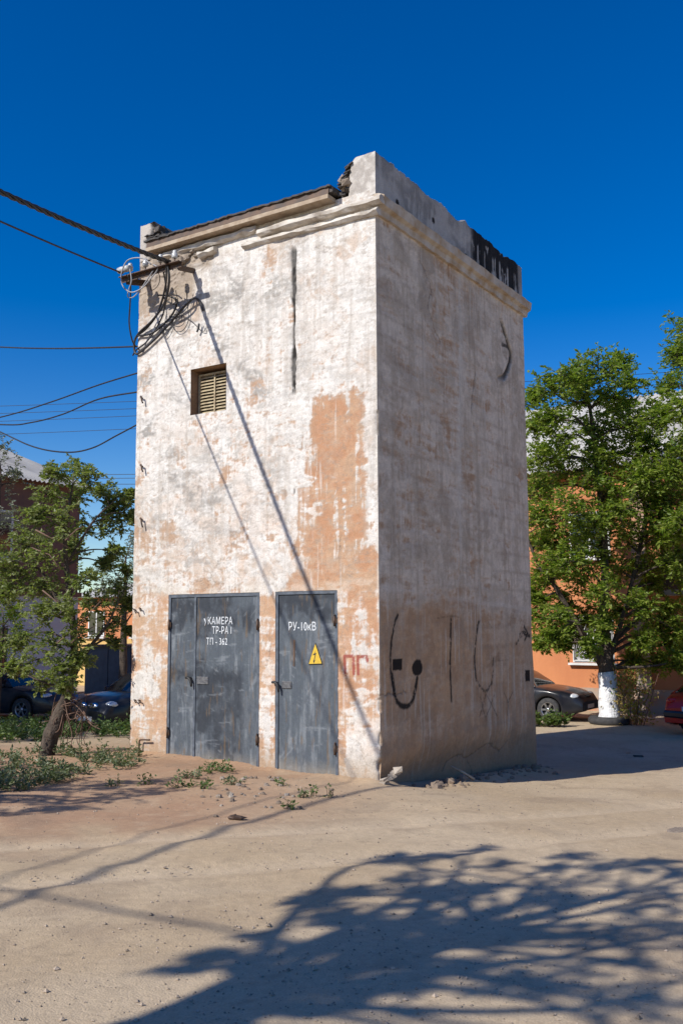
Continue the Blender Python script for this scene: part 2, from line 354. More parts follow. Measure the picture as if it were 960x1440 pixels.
white = mixc(np.broadcast_to(WHITE, u.shape+(3,)), np.array([.64, .59, .53]), sst(.42, .66, .5*A7+.5*A4)*.65)
white = mixc(white, np.array([.52, .485, .45]), sst(.5, .68, .45*A6+.35*A3+.2*AT)*.5)
white = mixc(white, np.array([.72, .58, .475]), sst(.5, .75, fbm(u*3.1, z*3.1, 9))*.55*(.35+.65*sst(5.6, 3.4, z)))
col = mixc(base, 0, wm*0); col = base*(1-wm[..., None])+white*wm[..., None]
# chalky drips running over the orange patch
dr = sst(.66, .74, fbm(u*34, z*1.1, 12, 2))*sst(.42, .62, fbm(u*3, z*1.8, 13)); col = mixc(col, WHITE*.93, dr*.45*np.maximum(patch, .35*(1-upper)))
# soot-grey scrubbing on the upper left and round the vent
gm = sst(.52, .72, fbm(u*2.0, z*2.6, 15, 5, .62))*(.25+.75*sst(1.2, 2.4, u))*sst(3.2, 4.2, z)*.8+.55*np.exp(-((u-2.75)/.55)**2-((z-4.75)/.5)**2)*sst(.42, .62, A4)+.5*np.exp(-((u-1.9)/.35)**2-((z-7.0)/.4)**2)*sst(.45, .6, A4)
gm *= sst(.34, .58, .6*A7+.4*AS+.35*(A5-.5)); col = mixc(col, GREY, np.clip(gm*1.5, 0, 1)*.8)
fine = np.maximum(.5*sst(.62, .74, AT), .9*sst(.6, .74, fbm(u*9, z*26, 16, 4, .6))); col = mixc(col, np.array([.42, .36, .30]), fine*.5*upper)
blot = sst(.54, .72, fbm(u*1.7, z*2.3, 26, 5, .62))*sst(.4, .56, AS); col = mixc(col, np.array([.55, .40, .29]), blot*.6*upper)
soot = sst(.5, .66, fbm(u*3.6, z*6.5, 24, 7, .72))*sst(.44, .6, A6); col = mixc(col, np.array([.36, .33, .30]), soot*.6*upper*(.35+.65*sst(.9, 2.2, u))*(1-.8*patch))
spk = sst(.66, .76, fbm(u*19, z*22, 34, 3, .7)); col = mixc(col, np.array([.33, .27, .22]), spk*.45)
vs1 = sst(.55, .72, fbm(u*11, z*.7, 27, 4, .6)); col = mixc(col, np.array([.47, .41, .35]), vs1*.38*upper*(1-patch)); col = mixc(col, WHITE*.96, sst(.6, .75, fbm(u*9, z*.8, 28, 4, .6))*.35*upper*(1-patch))
lm = sst(2.75, 2.58, z)*sst(2.46, 2.56, z)*sst(.45, .6, fbm(u*4, z*9, 17)); col = mixc(col, np.array([.70, .62, .52]), lm*.5)
# mouldy raw render under the broken cornice, damp foot of the wall
raw = sst(7.55, 7.75, z+.25*(A4-.5))*sst(2.6, 3.1, u+.3*(A4-.5)); raw = np.maximum(raw, sst(3.25, 3.45, u+.12*(A4-.5))*sst(6.9, 7.25, z+.3*(A1-.5)+.15*(A4-.5))); col = mixc(col, np.array([.40, .32, .245]), raw*.85)
foot = sst(.55, .05, z+.25*(A4-.5)); col = mixc(col, np.array([.42, .325, .23]), foot*.75)
cr = np.full(u.shape, 9.)
for pts in ([(3.3,2.62),(3.0,2.75),(2.75,2.68),(2.5,2.85),(2.35,2.72)], [(2.95,2.56),(2.93,2.78),(2.85,2.95),(2.6,3.0)], [(1.86,2.0),(1.8,1.7),(1.9,1.5)], [(1.93,.35),(1.8,.3),(1.75,.16)],
            [(.45,.55),(.3,.5),(.25,.3),(.05,.25)], [(.06,1.35),(.14,1.2),(.05,1.05)], [(.62,3.9),(.55,3.5),(.66,3.1)], [(1.02,7.5),(.8,7.38),(.62,7.42)], [(4.2,1.6),(4.05,1.3),(4.12,1.0)]):
    cr = np.minimum(cr, seg_dist(u+.05*(A5-.5)+.16*(A4-.5), z+.05*(A5-.5)+.16*(fbm(u*5, z*5, 39)-.5), smooth(pts, 4)))
crm = np.exp(-(cr/.007)**2)*sst(.3, .5, fbm(u*9, z*9, 38)); col = mixc(col, np.array([.17, .12, .085]), crm*.42)
# the black tarry slit below the cornice
sx = u-1.395+.02*(fbm(z*5, z*0, 19)-.5); wid = .016+.03*sst(.35, .7, fbm(z*4, z*0+7, 20))
slit = sst(wid*1.35, wid*.7, np.abs(sx))*sst(5.34, 5.45, z)*sst(7.62, 7.5, z)*sst(.33, .42, fbm(u*40, z*3.6, 33, 3)+.12*(1-np.abs(sx)/.05))
slit = np.maximum(slit, sst(.012, .006, np.abs(u-1.385))*sst(3.9, 3.95, z)*sst(4.02, 3.98, z)); col = mixc(col, np.array([.014, .012, .011]), slit*.97)
halo = np.exp(-(sx/.09)**2)*sst(5.2, 5.5, z)*sst(7.75, 7.5, z)*sst(.45, .65, A4); col = mixc(col, GREY*.9, halo*.45)
# red spray marks
pp = np.minimum(seg_dist(u, z, [(.54,1.41),(.55,1.65),(.41,1.655),(.405,1.42)]), seg_dist(u, z, [(.335,1.42),(.34,1.65),(.2,1.65),(.19,1.6)]))
pp_m = sst(.030, .016, pp)*sst(.25, .42, A5+.1)*.85; col = mixc(col, np.array([.33, .06, .045]), pp_m)
scr = seg_dist(u, z, smooth([(.55,.92),(.42,.98),(.3,1.0),(.18,1.03)], 4)); col = mixc(col, WHITE, np.exp(-(scr/.012)**2)*.6)
edge = sst(.05, .0, u)*sst(.3, .55, fbm(z*7, u*30, 25)); col = mixc(col, np.array([.68, .62, .54]), edge*.7)
# relief: trowel waves, coat thickness, cracks, slit, eroded edge and foot
rel = .010*(A1-.5)+.006*(A4-.5)+.006*(A7-.5)+.002*(AS-.5)+.004*wm-.009*crm-.02*slit-.03*raw*sst(.4, .6, A4)-.018*foot*A4
rel *= sst(0, .12, u)
ch = corner_chip(z)*np.exp(-u/.05)
xl = -u-ch; yl = -rel+ch
HOLES = [(1.995, 3.765, -.6, 2.54), (.655, 1.71, -.6, 2.545), (2.66, 3.375, 5.305, 6.035)]
uc = (u[:-1, :-1]+u[1:, 1:])/2; zc = (z[:-1, :-1]+z[1:, 1:])/2; keep = np.ones(uc.shape, bool)
for a, b, c, d in HOLES: keep &= ~((uc > a) & (uc < b) & (zc > c) & (zc < d))
P = np.stack([xl, yl, z], -1).reshape(-1, 3); F = grid_faces(*u.shape, keep=keep)[:, ::-1]; CC = col.reshape(-1, 3)
def add_reveal(P, F, CC, rect, depth, c):
    a, b, lo, hi = rect; e = .008; k = 14
    loop = [(-a+e-e, lo)]; segs = []
    for (p, q) in (((a, lo), (a, hi)), ((a, hi), (b, hi)), ((b, hi), (b, lo)), ((b, lo), (a, lo))):
        t = np.linspace(0, 1, k); d = np.linspace(-.004, depth, 6); T, D = np.meshgrid(t, d, indexing='ij')
        uu = p[0]+(q[0]-p[0])*T; zz = p[1]+(q[1]-p[1])*T
        vs = np.stack([-uu, D, zz], -1).reshape(-1, 3); nf = grid_faces(k, 6, len(P))
        vs = vs+(fbm(vs[:, 0]*20+vs[:, 2]*13, vs[:, 1]*30, 44)-.5)[:, None]*.006
        cc = np.asarray(c)*(.75+.5*fbm(T*6, D*20, 45).reshape(-1, 1)); P = np.r_[P, vs]; F = np.r_[F, nf]; CC = np.r_[CC, cc]
    return P, F, CC
P, F, CC = add_reveal(P, F, CC, HOLES[0], .22, TAN*.9); P, F, CC = add_reveal(P, F, CC, HOLES[1], .22, TAN*.9); P, F, CC = add_reveal(P, F, CC, HOLES[2], .3, (.34, .22, .14))
tag(np_mesh('wall', P, F, 'plaster', tower, CC), 'sunlit front wall with flaking whitewash over orange plaster')
# ---- shaded wall
vs_ = np.arange(0, TD+H/2, TD/round(TD/H)); zs = np.arange(-.95, 8.12, H); v, z = np.meshgrid(vs_, zs, indexing='ij')
B1 = fbm(v*1.0, z*1.0, 51); B2 = fbm(v*2.2, z*6.5, 52, 5, .6); B3 = fbm(v*9, z*.9, 53, 4); B4 = fbm(v*5, z*5, 54, 5, .6); B5 = fbm(v*26, z*26, 55, 3); BS = strokes(v, z, 160, .8); BT = strokes(v+5, z+2, 170, 1.4)
upper = sst(1.9, 2.9, z+.05*v+.6*(B4-.5)+.3*(B1-.5))
cov = .72*upper+.30*(1-upper)-.3*sst(1., .0, z)+.06*sst(3.0, 5.3, v)*(1-upper)+.1*sst(2, 4, v)+.5*(B2-.5)+.6*(B3-.5)+.6*(B4-.5)+.3*(BS-.5)+.8*(fbm(v*2.4, z*11, 72, 5, .65)-.5)+.12*np.cos(z*2*math.pi/.62)*sst(.4, .6, B1)+.5*(B1-.5)+.25*(B5-.5)
wm = sst(.2, .78, cov)
base = mixc(np.broadcast_to(np.array([.44, .295, .195]), v.shape+(3,)), np.array([.53, .36, .235]), sst(.35, .7, B4)); base = mixc(base, np.array([.25, .19, .145]), sst(.5, .75, B1)*.5)
white = mixc(np.broadcast_to(np.array([.70, .635, .57]), v.shape+(3,)), np.array([.53, .465, .40]), sst(.42, .64, .6*B4+.4*B3)); white = mixc(white, np.array([.52, .385, .285]), (1-upper)*.85)
col = base*(1-wm[..., None])+white*wm[..., None]
col = mixc(col, np.array([.33, .275, .23]), sst(.52, .72, fbm(v*1.6, z*2.1, 57, 6, .66))*.45)
course = np.exp(-(((z+.03*(fbm(v*1.2, z*0, 73)-.5)) % .31-.155)/.03)**2)*sst(.42, .6, fbm(v*1.5, z*1.1, 74)); col = mixc(col, np.array([.33, .26, .205]), course*.33)
vst = sst(.53, .7, fbm(v*10, z*.5, 75, 4, .6)); col = mixc(col, np.array([.38, .32, .265]), vst*.4)
line = np.exp(-((z-(2.56-.045*v)-.08*(fbm(v*1.5, v*0, 58)-.5))/.05)**2)*sst(.3, .5, fbm(v*2, v*0, 59)); col = mixc(col, np.array([.66, .63, .6]), line*.45)
st = np.exp(-((v-2.55-.05*(z-5))/.1)**2)*sst(2.8, 3.6, z)*sst(.3, .6, B3+.2); col = mixc(col, np.array([.64, .62, .59]), st*.5)
dr = sst(.6, .72, fbm(v*20, z*.8, 60, 3))*sst(.4, .6, fbm(v*1.4, z*1.2, 61)); col = mixc(col, np.array([.6, .56, .52]), dr*.5)
edge = sst(.06, 0, v)*sst(.3, .55, fbm(z*7, v*30, 25)); col = mixc(col, np.array([.62, .57, .5]), edge*.6)
foot = sst(.55, -.15, z+.4*(B4-.5)); col = mixc(col, np.array([.31, .225, .155]), foot*.85)
nz = .02*(B5-.5)+.012*(B4-.5)
def spray(pts, wd, amt=.9, dry=.3, pw=4):
    global col
    wd = wd*1.08; d = seg_dist(v, z, smooth(pts, pw) if len(pts) > 2 else pts)+nz; col = mixc(col, np.array([.012, .012, .013]), sst(wd*1.35, wd*.55, d)*sst(dry-.13, dry+.03, fbm(v*26, z*26, 63, 3))*amt); col = mixc(col, np.array([.03, .03, .03]), np.exp(-(d/.06)**2)*.16*amt)
spray([(.5,2.2),(.41,2.1),(.33,1.86),(.29,1.55),(.32,1.3),(.43,1.06)], .02, .9, .36); spray([(.32,1.4),(.43,1.06),(.64,.96),(.84,1.0),(.99,1.22),(1.02,1.32)], .035, .95, .3)
spray([(2.12,2.14),(2.07,1.52),(2.07,.94)], .024, .92, .33); spray([(1.7,2.16),(2.1,2.19),(2.45,2.17)], .012, .3, .5)
spray([(3.1,2.1),(3.05,2.0),(2.92,1.62),(2.95,1.2)], .022, .9, .38); spray([(2.95,1.2),(3.06,1.1),(3.29,1.0),(3.52,1.1),(3.6,1.25),(3.62,1.5)], .024, .7, .47)
for pts in ([(3.05,2.05),(3.2,2.13),(3.3,2.02)], [(3.45,2.1),(3.6,2.0)], [(3.7,1.47),(4.0,1.46),(4.25,1.47)]): spray(pts, .014, .3, .5)
for pts in ([(3.05,.62),(3.3,.95)], [(3.1,.92),(3.25,.6)], [(3.3,.6),(3.62,.92)], [(3.35,.92),(3.72,.58)], [(4.05,.92),(4.2,.75),(4.15,.55)], [(4.2,.75),(4.4,.92)]): spray(pts, .009, .55, .36)
spray([(4.75,1.86),(4.95,1.9),(5.2,1.86)], .04, .9, .4); spray([(4.95,2.02),(5.1,1.9),(4.98,1.78)], .025, .85, .38); spray([(4.6,1.72),(4.75,1.84)], .02, .8, .42)
sq = np.maximum(np.abs(v-.475+nz)/.13, np.abs(z-1.53+nz)/.075); col = mixc(col, np.array([.01, .01, .011]), sst(1.08, .95, sq)*.97)
bl = np.hypot((v-1.03+nz*2)/.155, (z-1.47+nz*2)/.115); col = mixc(col, np.array([.01, .01, .011]), sst(1.1, .9, bl)*.97)
sq = np.maximum(np.abs(v-5.03+nz)/.1, np.abs(z-1.16+nz)/.1); col = mixc(col, np.array([.01, .01, .011]), sst(1.06, .95, sq)*.97)
cres = smooth([(4.28,7.42),(4.42,7.22),(4.55,7.05),(4.67,6.87),(4.6,6.66),(4.36,6.38),(4.12,6.28)], 6); cd_ = seg_dist(v, z, cres)+nz
crk = sst(.075, .035, cd_)*sst(6.25, 6.4, z)*sst(7.5, 7.3, z)*sst(.3, .42, B4); crk2 = sst(.045, .02, seg_dist(v, z, smooth([(4.3,6.95),(4.5,6.96),(4.66,6.9)], 4))+nz)
col = mixc(col, np.array([.03, .025, .022]), np.maximum(crk, crk2)*.92)
inn = np.exp(-(seg_dist(v, z, [(4.3,7.0),(4.4,6.6),(4.25,6.4)])/.14)**2); col = mixc(col, np.array([.3, .27, .24]), inn*.6*sst(.4, .6, B4))
cr = np.full(v.shape, 9.)
for pts in ([(1.9,-.05),(2.3,.1),(2.7,.02),(3.3,.18),(3.6,.1)], [(2.7,.02),(2.9,-.2),(2.85,-.35)], [(3.6,.1),(3.95,.02),(4.3,.15)], [(.0,1.2),(.25,1.17),(.7,1.15)], [(1.3,7.5),(1.6,7.2),(1.55,6.8),(1.9,6.4)], [(3.2,6.2),(3.0,5.7),(3.1,5.2)]):
    cr = np.minimum(cr, seg_dist(v+.2*(B4-.5), z+.2*(fbm(v*5, z*5, 39)-.5), smooth(pts, 4))+nz)
col = col*np.array([1.13, 1.07, .98]); crm = np.exp(-(np.maximum(cr, 0)/.013)**2); col = mixc(col, np.array([.11, .08, .06]), crm*.5)
rel = .022*(B1-.5)+.012*(B4-.5)+.008*(B2-.5)+.002*(BT-.5)+.003*wm-.012*crm-.04*crk
und = sst(.35, -.1, z-.12*fbm(v*1.5, v*0, 64))*(.05+.08*fbm(v*1.1, z*1.1, 65)); rel -= und*sst(5.2, 4.6, v)
rel += .05*np.exp(-((v-5.31)/.4)**2)*sst(1.9, .6, z)*fbm(z*2, z*0, 66)
rel *= sst(0, .14, v); ch = corner_chip(z)*np.exp(-v/.05)
back = (.02*(fbm(z*1.5, z*0, 67)-.5)+.015*(fbm(z*6, z*0, 68)-.5)+.05*sst(2, .3, z)*(fbm(z*2.4, z*0, 69)-.3))*np.exp(-(TD-v)/.12)
P = np.stack([rel-ch, v+ch+back, z], -1).reshape(-1, 3)
tag(np_mesh('wall', P, grid_faces(*v.shape), 'plaster', tower, col.reshape(-1, 3)), 'shaded side wall with black spray paint marks')
# ---- the two unseen walls
def plain_wall(ax):
    n = 60; a, zz = np.meshgrid(np.linspace(0, 1, n), np.linspace(-.9, 8.1, n*2), indexing='ij'); k = fbm(a*9, zz*2, 70+ax, 5)
    c = mixc(np.broadcast_to(TAN*.8, a.shape+(3,)), WHITE*.9, sst(.38, .6, k+.1*sst(2, 3, zz)))
    if ax == 0: p = np.stack([-TW+.0*a-.012*(k-.5)*np.sin(a*math.pi), a*TD, zz], -1); f = grid_faces(n, n*2)[:, ::-1]
    else: p = np.stack([-a*TW, TD+.012*(k-.5)*np.sin(a*math.pi), zz], -1); f = grid_faces(n, n*2)
    np_mesh('wall', p.reshape(-1, 3), f, 'plaster', tower, c.reshape(-1, 3))
plain_wall(0); plain_wall(1)
# ---- parapets (outer skin, top, inner skin and both ends as one noisy shell)
def parapet(x_out, x_in, y0, y1, zb, topf, paintf, label, front_cut):
    hy, n_out = .022, 30
    ysn = np.arange(y0, y1+hy/2, hy); ny = len(ysn)
    ring = []  # param: outer bottom -> outer top -> inner top -> inner bottom
    tz = np.linspace(0, 1, n_out); seq = [(0., t) for t in tz]+[(s, 1.) for s in np.linspace(0, 1, 16)[1:]]+[(1., t) for t in tz[::-1][1:]]
    sx = np.array([q[0] for q in seq]); sz = np.array([q[1] for q in seq])
    Yv, SX = np.meshgrid(ysn, sx, indexing='ij'); _, SZ = np.meshgrid(ysn, sz, indexing='ij')
    T = topf(Yv, SX); Xv = x_out+(x_in-x_out)*SX; Zv = zb+(T-zb)*SZ
    k = fbm(Yv*6, Zv*6+SX*4, 80, 4); sgn = 1 if x_out > x_in else -1
    Xv = Xv+sgn*(.5-SX)*.03*(k-.5)*sst(0, .1, Yv-y0); Yw = Yv.copy()
    P = np.stack([Xv, Yw, Zv], -1); cc = paintf(Xv, Yv, Zv, SX, 0)
    V_ = P.reshape(-1, 3); F = grid_faces(ny, len(seq)); Cc = cc.reshape(-1, 3)
    if sgn < 0: F = F[:, ::-1]
    # end faces
    for e, yy in ((0, y0), (1, y1)):
        nx, nz_ = 34, 46; a, b = np.meshgrid(np.linspace(0, 1, nx), np.linspace(0, 1, nz_), indexing='ij')
        xx = x_out+(x_in-x_out)*a; tt = topf(np.full(a.shape, yy), a); zz = zb+(tt-zb)*b
        kk = fbm(xx*7, zz*7, 82, 4); rough = front_cut(a, b)*(e == 0)
        yy2 = yy+(.012*(kk-.5)+rough*(.05+.16*fbm(xx*9, zz*9, 83, 3)))*np.sin(np.clip(a*20, 0, math.pi/2))
        yy2 = np.where(a > .9, yy2, yy2)
        f = grid_faces(nx, nz_, len(V_)); f = f if (sgn < 0) == (e == 0) else f[:, ::-1]
        if sgn > 0: f = f[:, ::-1][:, ::-1]
        V_ = np.r_[V_, np.stack([xx, yy2, zz], -1).reshape(-1, 3)]; F = np.r_[F, f]; Cc = np.r_[Cc, paintf(xx, np.full(a.shape, yy), zz, a, 1+rough).reshape(-1, 3)]
    return tag(np_mesh('parapet', V_, F, 'plaster', tower, Cc), label)
def top_r(y, s):
    e = .05*(fbm(y*2.2, s*1.2, 85, 4)-.5)+.10*(fbm(y*8, s*5, 86, 4)-.5)*sst(.15, .5, y)
    notch = -.05*np.exp(-((y-2.45)/.28)**2)-.03*np.exp(-((y-1.3)/.4)**2)-.03*np.exp(-((y-4.4)/.25)**2)
    fall = -.10*sst(.55, .75, s+.2*(fbm(y*5, s*6, 84)-.5))*sst(.6, .1, y)-.22*sst(.86, 1., s)*sst(.6, .1, y)
    return 8.67+e+notch+fall+.03*np.exp(-((y-2.9)/.12)**2)
def paint_r(x, y, zz, s, end):
    k = fbm(y*2+x*2, zz*3, 87, 5); k2 = fbm(y*12+x*12, zz*1.6, 88, 4); k3 = fbm(y*7+x*7, zz*7, 89, 4)
    c = mixc(np.broadcast_to(np.array([.47, .445, .42]), y.shape+(3,)), np.array([.30, .285, .27]), sst(.4, .65, k)); c = mixc(c, np.array([.58, .555, .52]), sst(.5, .7, k2)*.5)
    if np.ndim(end) or end:
        c = mixc(np.broadcast_to(np.array([.66, .62, .57]), y.shape+(3,)), np.array([.45, .41, .37]), sst(.45, .68, k3)); c = mixc(c, np.array([.2, .165, .135]), np.clip(end-1, 0, 1)*sst(.3, .55, k3))
        return c
    tar = sst(3.0, 3.25, y+.1*(k3-.5))*sst(5.25, 5.05, y); drip = sst(.28, .5, fbm(y*19, y*0+.3, 90, 3)); depth = .2+.5*drip*(.4+.9*fbm(y*5, y*0, 91))
    c = mixc(c, np.array([.012, .011, .011]), np.clip(tar*sst(-.01, .05, zz-(8.64-depth)+.08*(k3-.5))*(s < .5)*sst(.18, .3, k3)*.97+tar*(s < .5)*sst(.57, .66, fbm(y*30, zz*1.4, 93, 3))*.8, 0, 1))
    c = mixc(c, np.array([.05, .045, .042]), (s > .02)*(s < 1)*.6)
    for (a, b) in ((.62, 8.15), (2.9, 8.1), (1.75, 8.3)): c = mixc(c, np.array([.03, .025, .022]), sst(1.1, .7, np.hypot((y-a)/.06, (zz-b)/.06)+.5*(k3-.5))*(s < .01))
    return c
parapet(.002, -.56, 0., TD, 8.04, top_r, paint_r, 'parapet with black tar runs over its outer face', lambda a, b: sst(.72, .85, a+.15*(fbm(b*5, a*5, 92)-.5))*sst(.1, .3, b))
def top_l(y, s): return 8.66+.03*(fbm(y*3, s*2, 94)-.5)+.05*(fbm(y*11, s*5, 95)-.5)-.16*sst(.6, .72, s)-.14*sst(.82, .98, s)
def paint_l(x, y, zz, s, end):
    k3 = fbm(y*7+x*7, zz*7, 96, 4); c = mixc(np.broadcast_to(np.array([.55, .5, .45]), y.shape+(3,)), np.array([.36, .33, .3]), sst(.42, .65, k3))
    if np.ndim(end) or end: c = mixc(c, np.array([.17, .14, .115]), np.clip(end-1, 0, 1)*sst(.35, .55, k3)); return c
    return mixc(c, np.array([.03, .027, .025]), (s > .5)*.85)
parapet(-TW-.002, -TW+.52, 0., TD, 8.04, top_l, paint_l, 'broken parapet stub with crumbling masonry', lambda a, b: sst(.42, .55, a+.2*(fbm(b*6, a*6, 97)-.5)))
mb = MB(); mb.box((-TW+.35, TD-.35, 8.04), (-.5, TD, 8.6), jit=.02); mb.build('parapet', 'concrete', tower)
# ---- loose masonry in the broken parapet ends
for (cx, cz, n) in ((-4.12, 8.30, 13), (-.52, 8.28, 11)):
    for i in range(n):
        s = random.uniform(.025, .06); a = (cx+random.uniform(-.14, .14) if n == 13 else cx+random.uniform(-.06, .07), random.uniform(-.02, .16), cz+random.uniform(-.16, .22)*(1 if n == 13 else .7))
        q = MB().box((-s*1.3, -s, -s*.7), (s*1.3, s, s*.7), jit=s*.35).build('masonry_chunk', 'stone' if i % 3 else 'felt', tower, loc=a, bevel=.01); q.rotation_euler = (random.uniform(-.5, .5), random.uniform(-.7, .7), random.uniform(-1, 1))
for i in range(7):
    x = -.47-.02*i; wv = [(x, -.03-.01*i, 8.56-.055*i), (x+.09, -.035, 8.6-.05*i), (x+.1, .2, 8.62-.05*i), (x-.02, .22, 8.57-.055*i)]; vs2 = [(a+random.uniform(-.02, .02), b, c+random.uniform(-.02, .02)) for a, b, c in wv]; MB().add(vs2+[(a, b, c+.016) for a, b, c in vs2], [(3, 2, 1, 0), (4, 5, 6, 7), (0, 1, 5, 4), (1, 2, 6, 5), (2, 3, 7, 6), (3, 0, 4, 7)]).build('felt_scrap', 'felt', tower)
# ---- roof slab, felt edge, fascia
roof = MB().box((-4.12, -.17, 8.17), (-.6, TD-.36, 8.235)).build('roof', 'felt', tower)
def wavy_strip(x0, x1, y0, z0, y1, z1, th, n, amp, seed):
    mb = MB(); vs = []
    for i in range(n+1):
        x = x0+(x1-x0)*i/n; e = amp*(vnoise(i*.35, 0, seed)-.5); e2 = amp*(vnoise(i*.8, 4, seed)-.5)
        vs += [(x, y0+e, z0+e2), (x, y1+e*.5, z1+e), (x, y1+e*.5, z1+e+th), (x, y0+e, z0+e2+th)]
    fs = [(i*4+j, i*4+(j+1) % 4, i*4+4+(j+1) % 4, i*4+4+j) for i in range(n) for j in range(4)]+[(0, 3, 2, 1), (n*4, n*4+1, n*4+2, n*4+3)]
    return mb.add(vs, fs)
wavy_strip(-4.25, -.62, -.21, 8.24, .5, 8.262, .026, 90, .022, 31).build('felt_edge', 'felt', roof)
wavy_strip(-4.2, -.66, -.19, 8.145, -.18, 8.24, .004, 40, .01, 32).build('fascia', 'rust_sheet', roof)
MB().box((-4.2, -.205, 8.075), (-.66, 0., 8.135)).build('soffit_board', 'ledge', roof)
for i in range(9):   # curled scraps of felt behind the left stub
    x = -4.3+.1*i*.9; q = wavy_strip(x-.1, x+.12, -.05+.05*random.random(), 8.42-.02*i, .3, 8.5-.015*i+.05*random.random(), .015, 6, .05, 50+i).build('felt_scrap', 'felt', roof)
# ---- cornice: full on the shaded side, broken rolls on the front
def moulding(name, pts_fn, prof, n, matname, seed, amp=.012, label=None):
    mb = MB(); k = len(prof); vs = []
    for i in range(n+1):
        t = i/n
        for j, (o, h) in enumerate(prof):
            e = amp*(vnoise(t*n*.25, j*2.3, seed)-.5)*2; e2 = amp*(vnoise(t*n*.3+9, j*2.3, seed)-.5)*2; vs.append(pts_fn(t, o+e*(o > 0), h+e2))
    fs = [(i*k+j, i*k+(j+1) % k, (i+1)*k+(j+1) % k, (i+1)*k+j) for i in range(n) for j in range(k)]+[tuple(range(k-1, -1, -1)), tuple(n*k+j for j in range(k))]
    o = mb.add(vs, fs, 0, False).build(name, matname, tower)
    if label: o['label'] = label
    return o
mat('cornice_ochre_shaded', (.5, .455, .4), (.36, .27, .18), .95, 5, bs=.5); mat('cornice_plaster_lit', (.62, .58, .52), (.42, .37, .31), .95, 6, bs=.5)  # light put into colour: darker ochre for the shaded side, paler for sunlit front
moulding('cornice', lambda t, o, h: (o, -.012+t*(TD+.11), h), [(-.02, 7.74), (.05, 7.745), (.065, 7.83), (.125, 7.86), (.145, 7.99), (.06, 8.035), (-.02, 8.04)], 110, 'cornice_ochre_shaded', 33, .01, 'long stepped cornice on the shaded side')
moulding('cornice', lambda t, o, h: (.135-t*2.15, -o, h+.01*t), [(-.02, 7.86), (.07, 7.865), (.115, 7.89), (.12, 7.93), (.085, 7.965), (-.02, 7.985)], 46, 'cornice_plaster_lit', 34, .016)
moulding('cornice', lambda t, o, h: (.06-t*2.39, -o, h+.03*t), [(-.02, 7.725), (.045, 7.73), (.075, 7.755), (.07, 7.79), (.035, 7.815), (-.02, 7.82)], 50, 'cornice_plaster_lit', 35, .02)
moulding('cornice', lambda t, o, h: (-2.86-t*.34, -o, h-.02*t), [(-.02, 7.82), (.06, 7.825), (.1, 7.85), (.09, 7.9), (.03, 7.93), (-.02, 7.93)], 10, 'cornice_plaster_lit', 36, .025, 'last stub of broken cornice left of the gap')
moulding('cornice', lambda t, o, h: (-2.05-t*2.0, -o, h-.01*t), [(-.02, 7.955), (.05, 7.96), (.09, 7.985), (.08, 8.05), (-.02, 8.06)], 46, 'cornice_plaster_lit', 37, .02)
for i in range(14):
    s = random.uniform(.04, .08); q = MB().box((-s*1.5, -s*.7, -s*.6), (s*1.5, s*.7, s*.6), jit=s*.3).build('masonry_chunk', 'stone', tower, loc=(-3.25-random.random()*.85, -.0, 7.83+random.random()*.16), bevel=.01); q.rotation_euler = (random.uniform(-.3, .3), random.uniform(-.4, .4), random.uniform(-.5, .5))
# ---- louvred vent
vent = MB().box((-3.375, .29, 5.3), (-2.66, .3, 6.04)).build('vent', 'dark_inside', tower); vent['label'] = 'wooden louvred vent in a deep recess'
fr = MB()
for lo, hi in (((-3.36, .165, 5.31), (-3.325, .21, 5.985)), ((-2.705, .165, 5.31), (-2.67, .21, 5.985)), ((-3.325, .167, 5.31), (-2.705, .208, 5.335)), ((-3.325, .167, 5.955), (-2.705, .208, 5.985)), ((-3.035, .155, 5.335), (-3.01, .166, 5.955))): fr.box(lo, hi)
fr.build('frame', 'slat', vent)
for i in range(12):
    zc_ = 5.365+i*.0505; x0, x1 = -3.323, -2.707; t = random.uniform(-.004, .004)
    MB().add([(x0, .168, zc_-.012+t), (x1, .168, zc_-.012-t), (x1, .168, zc_+t), (x0, .168, zc_), (x0, .225, zc_+.03), (x1, .225, zc_+.03), (x1, .225, zc_+.042), (x0, .225, zc_+.042)],
             [(0,1,2,3),(3,2,6,7),(4,7,6,5),(0,4,5,1),(1,5,6,2),(0,3,7,4)]).build('slat', 'slat', vent)
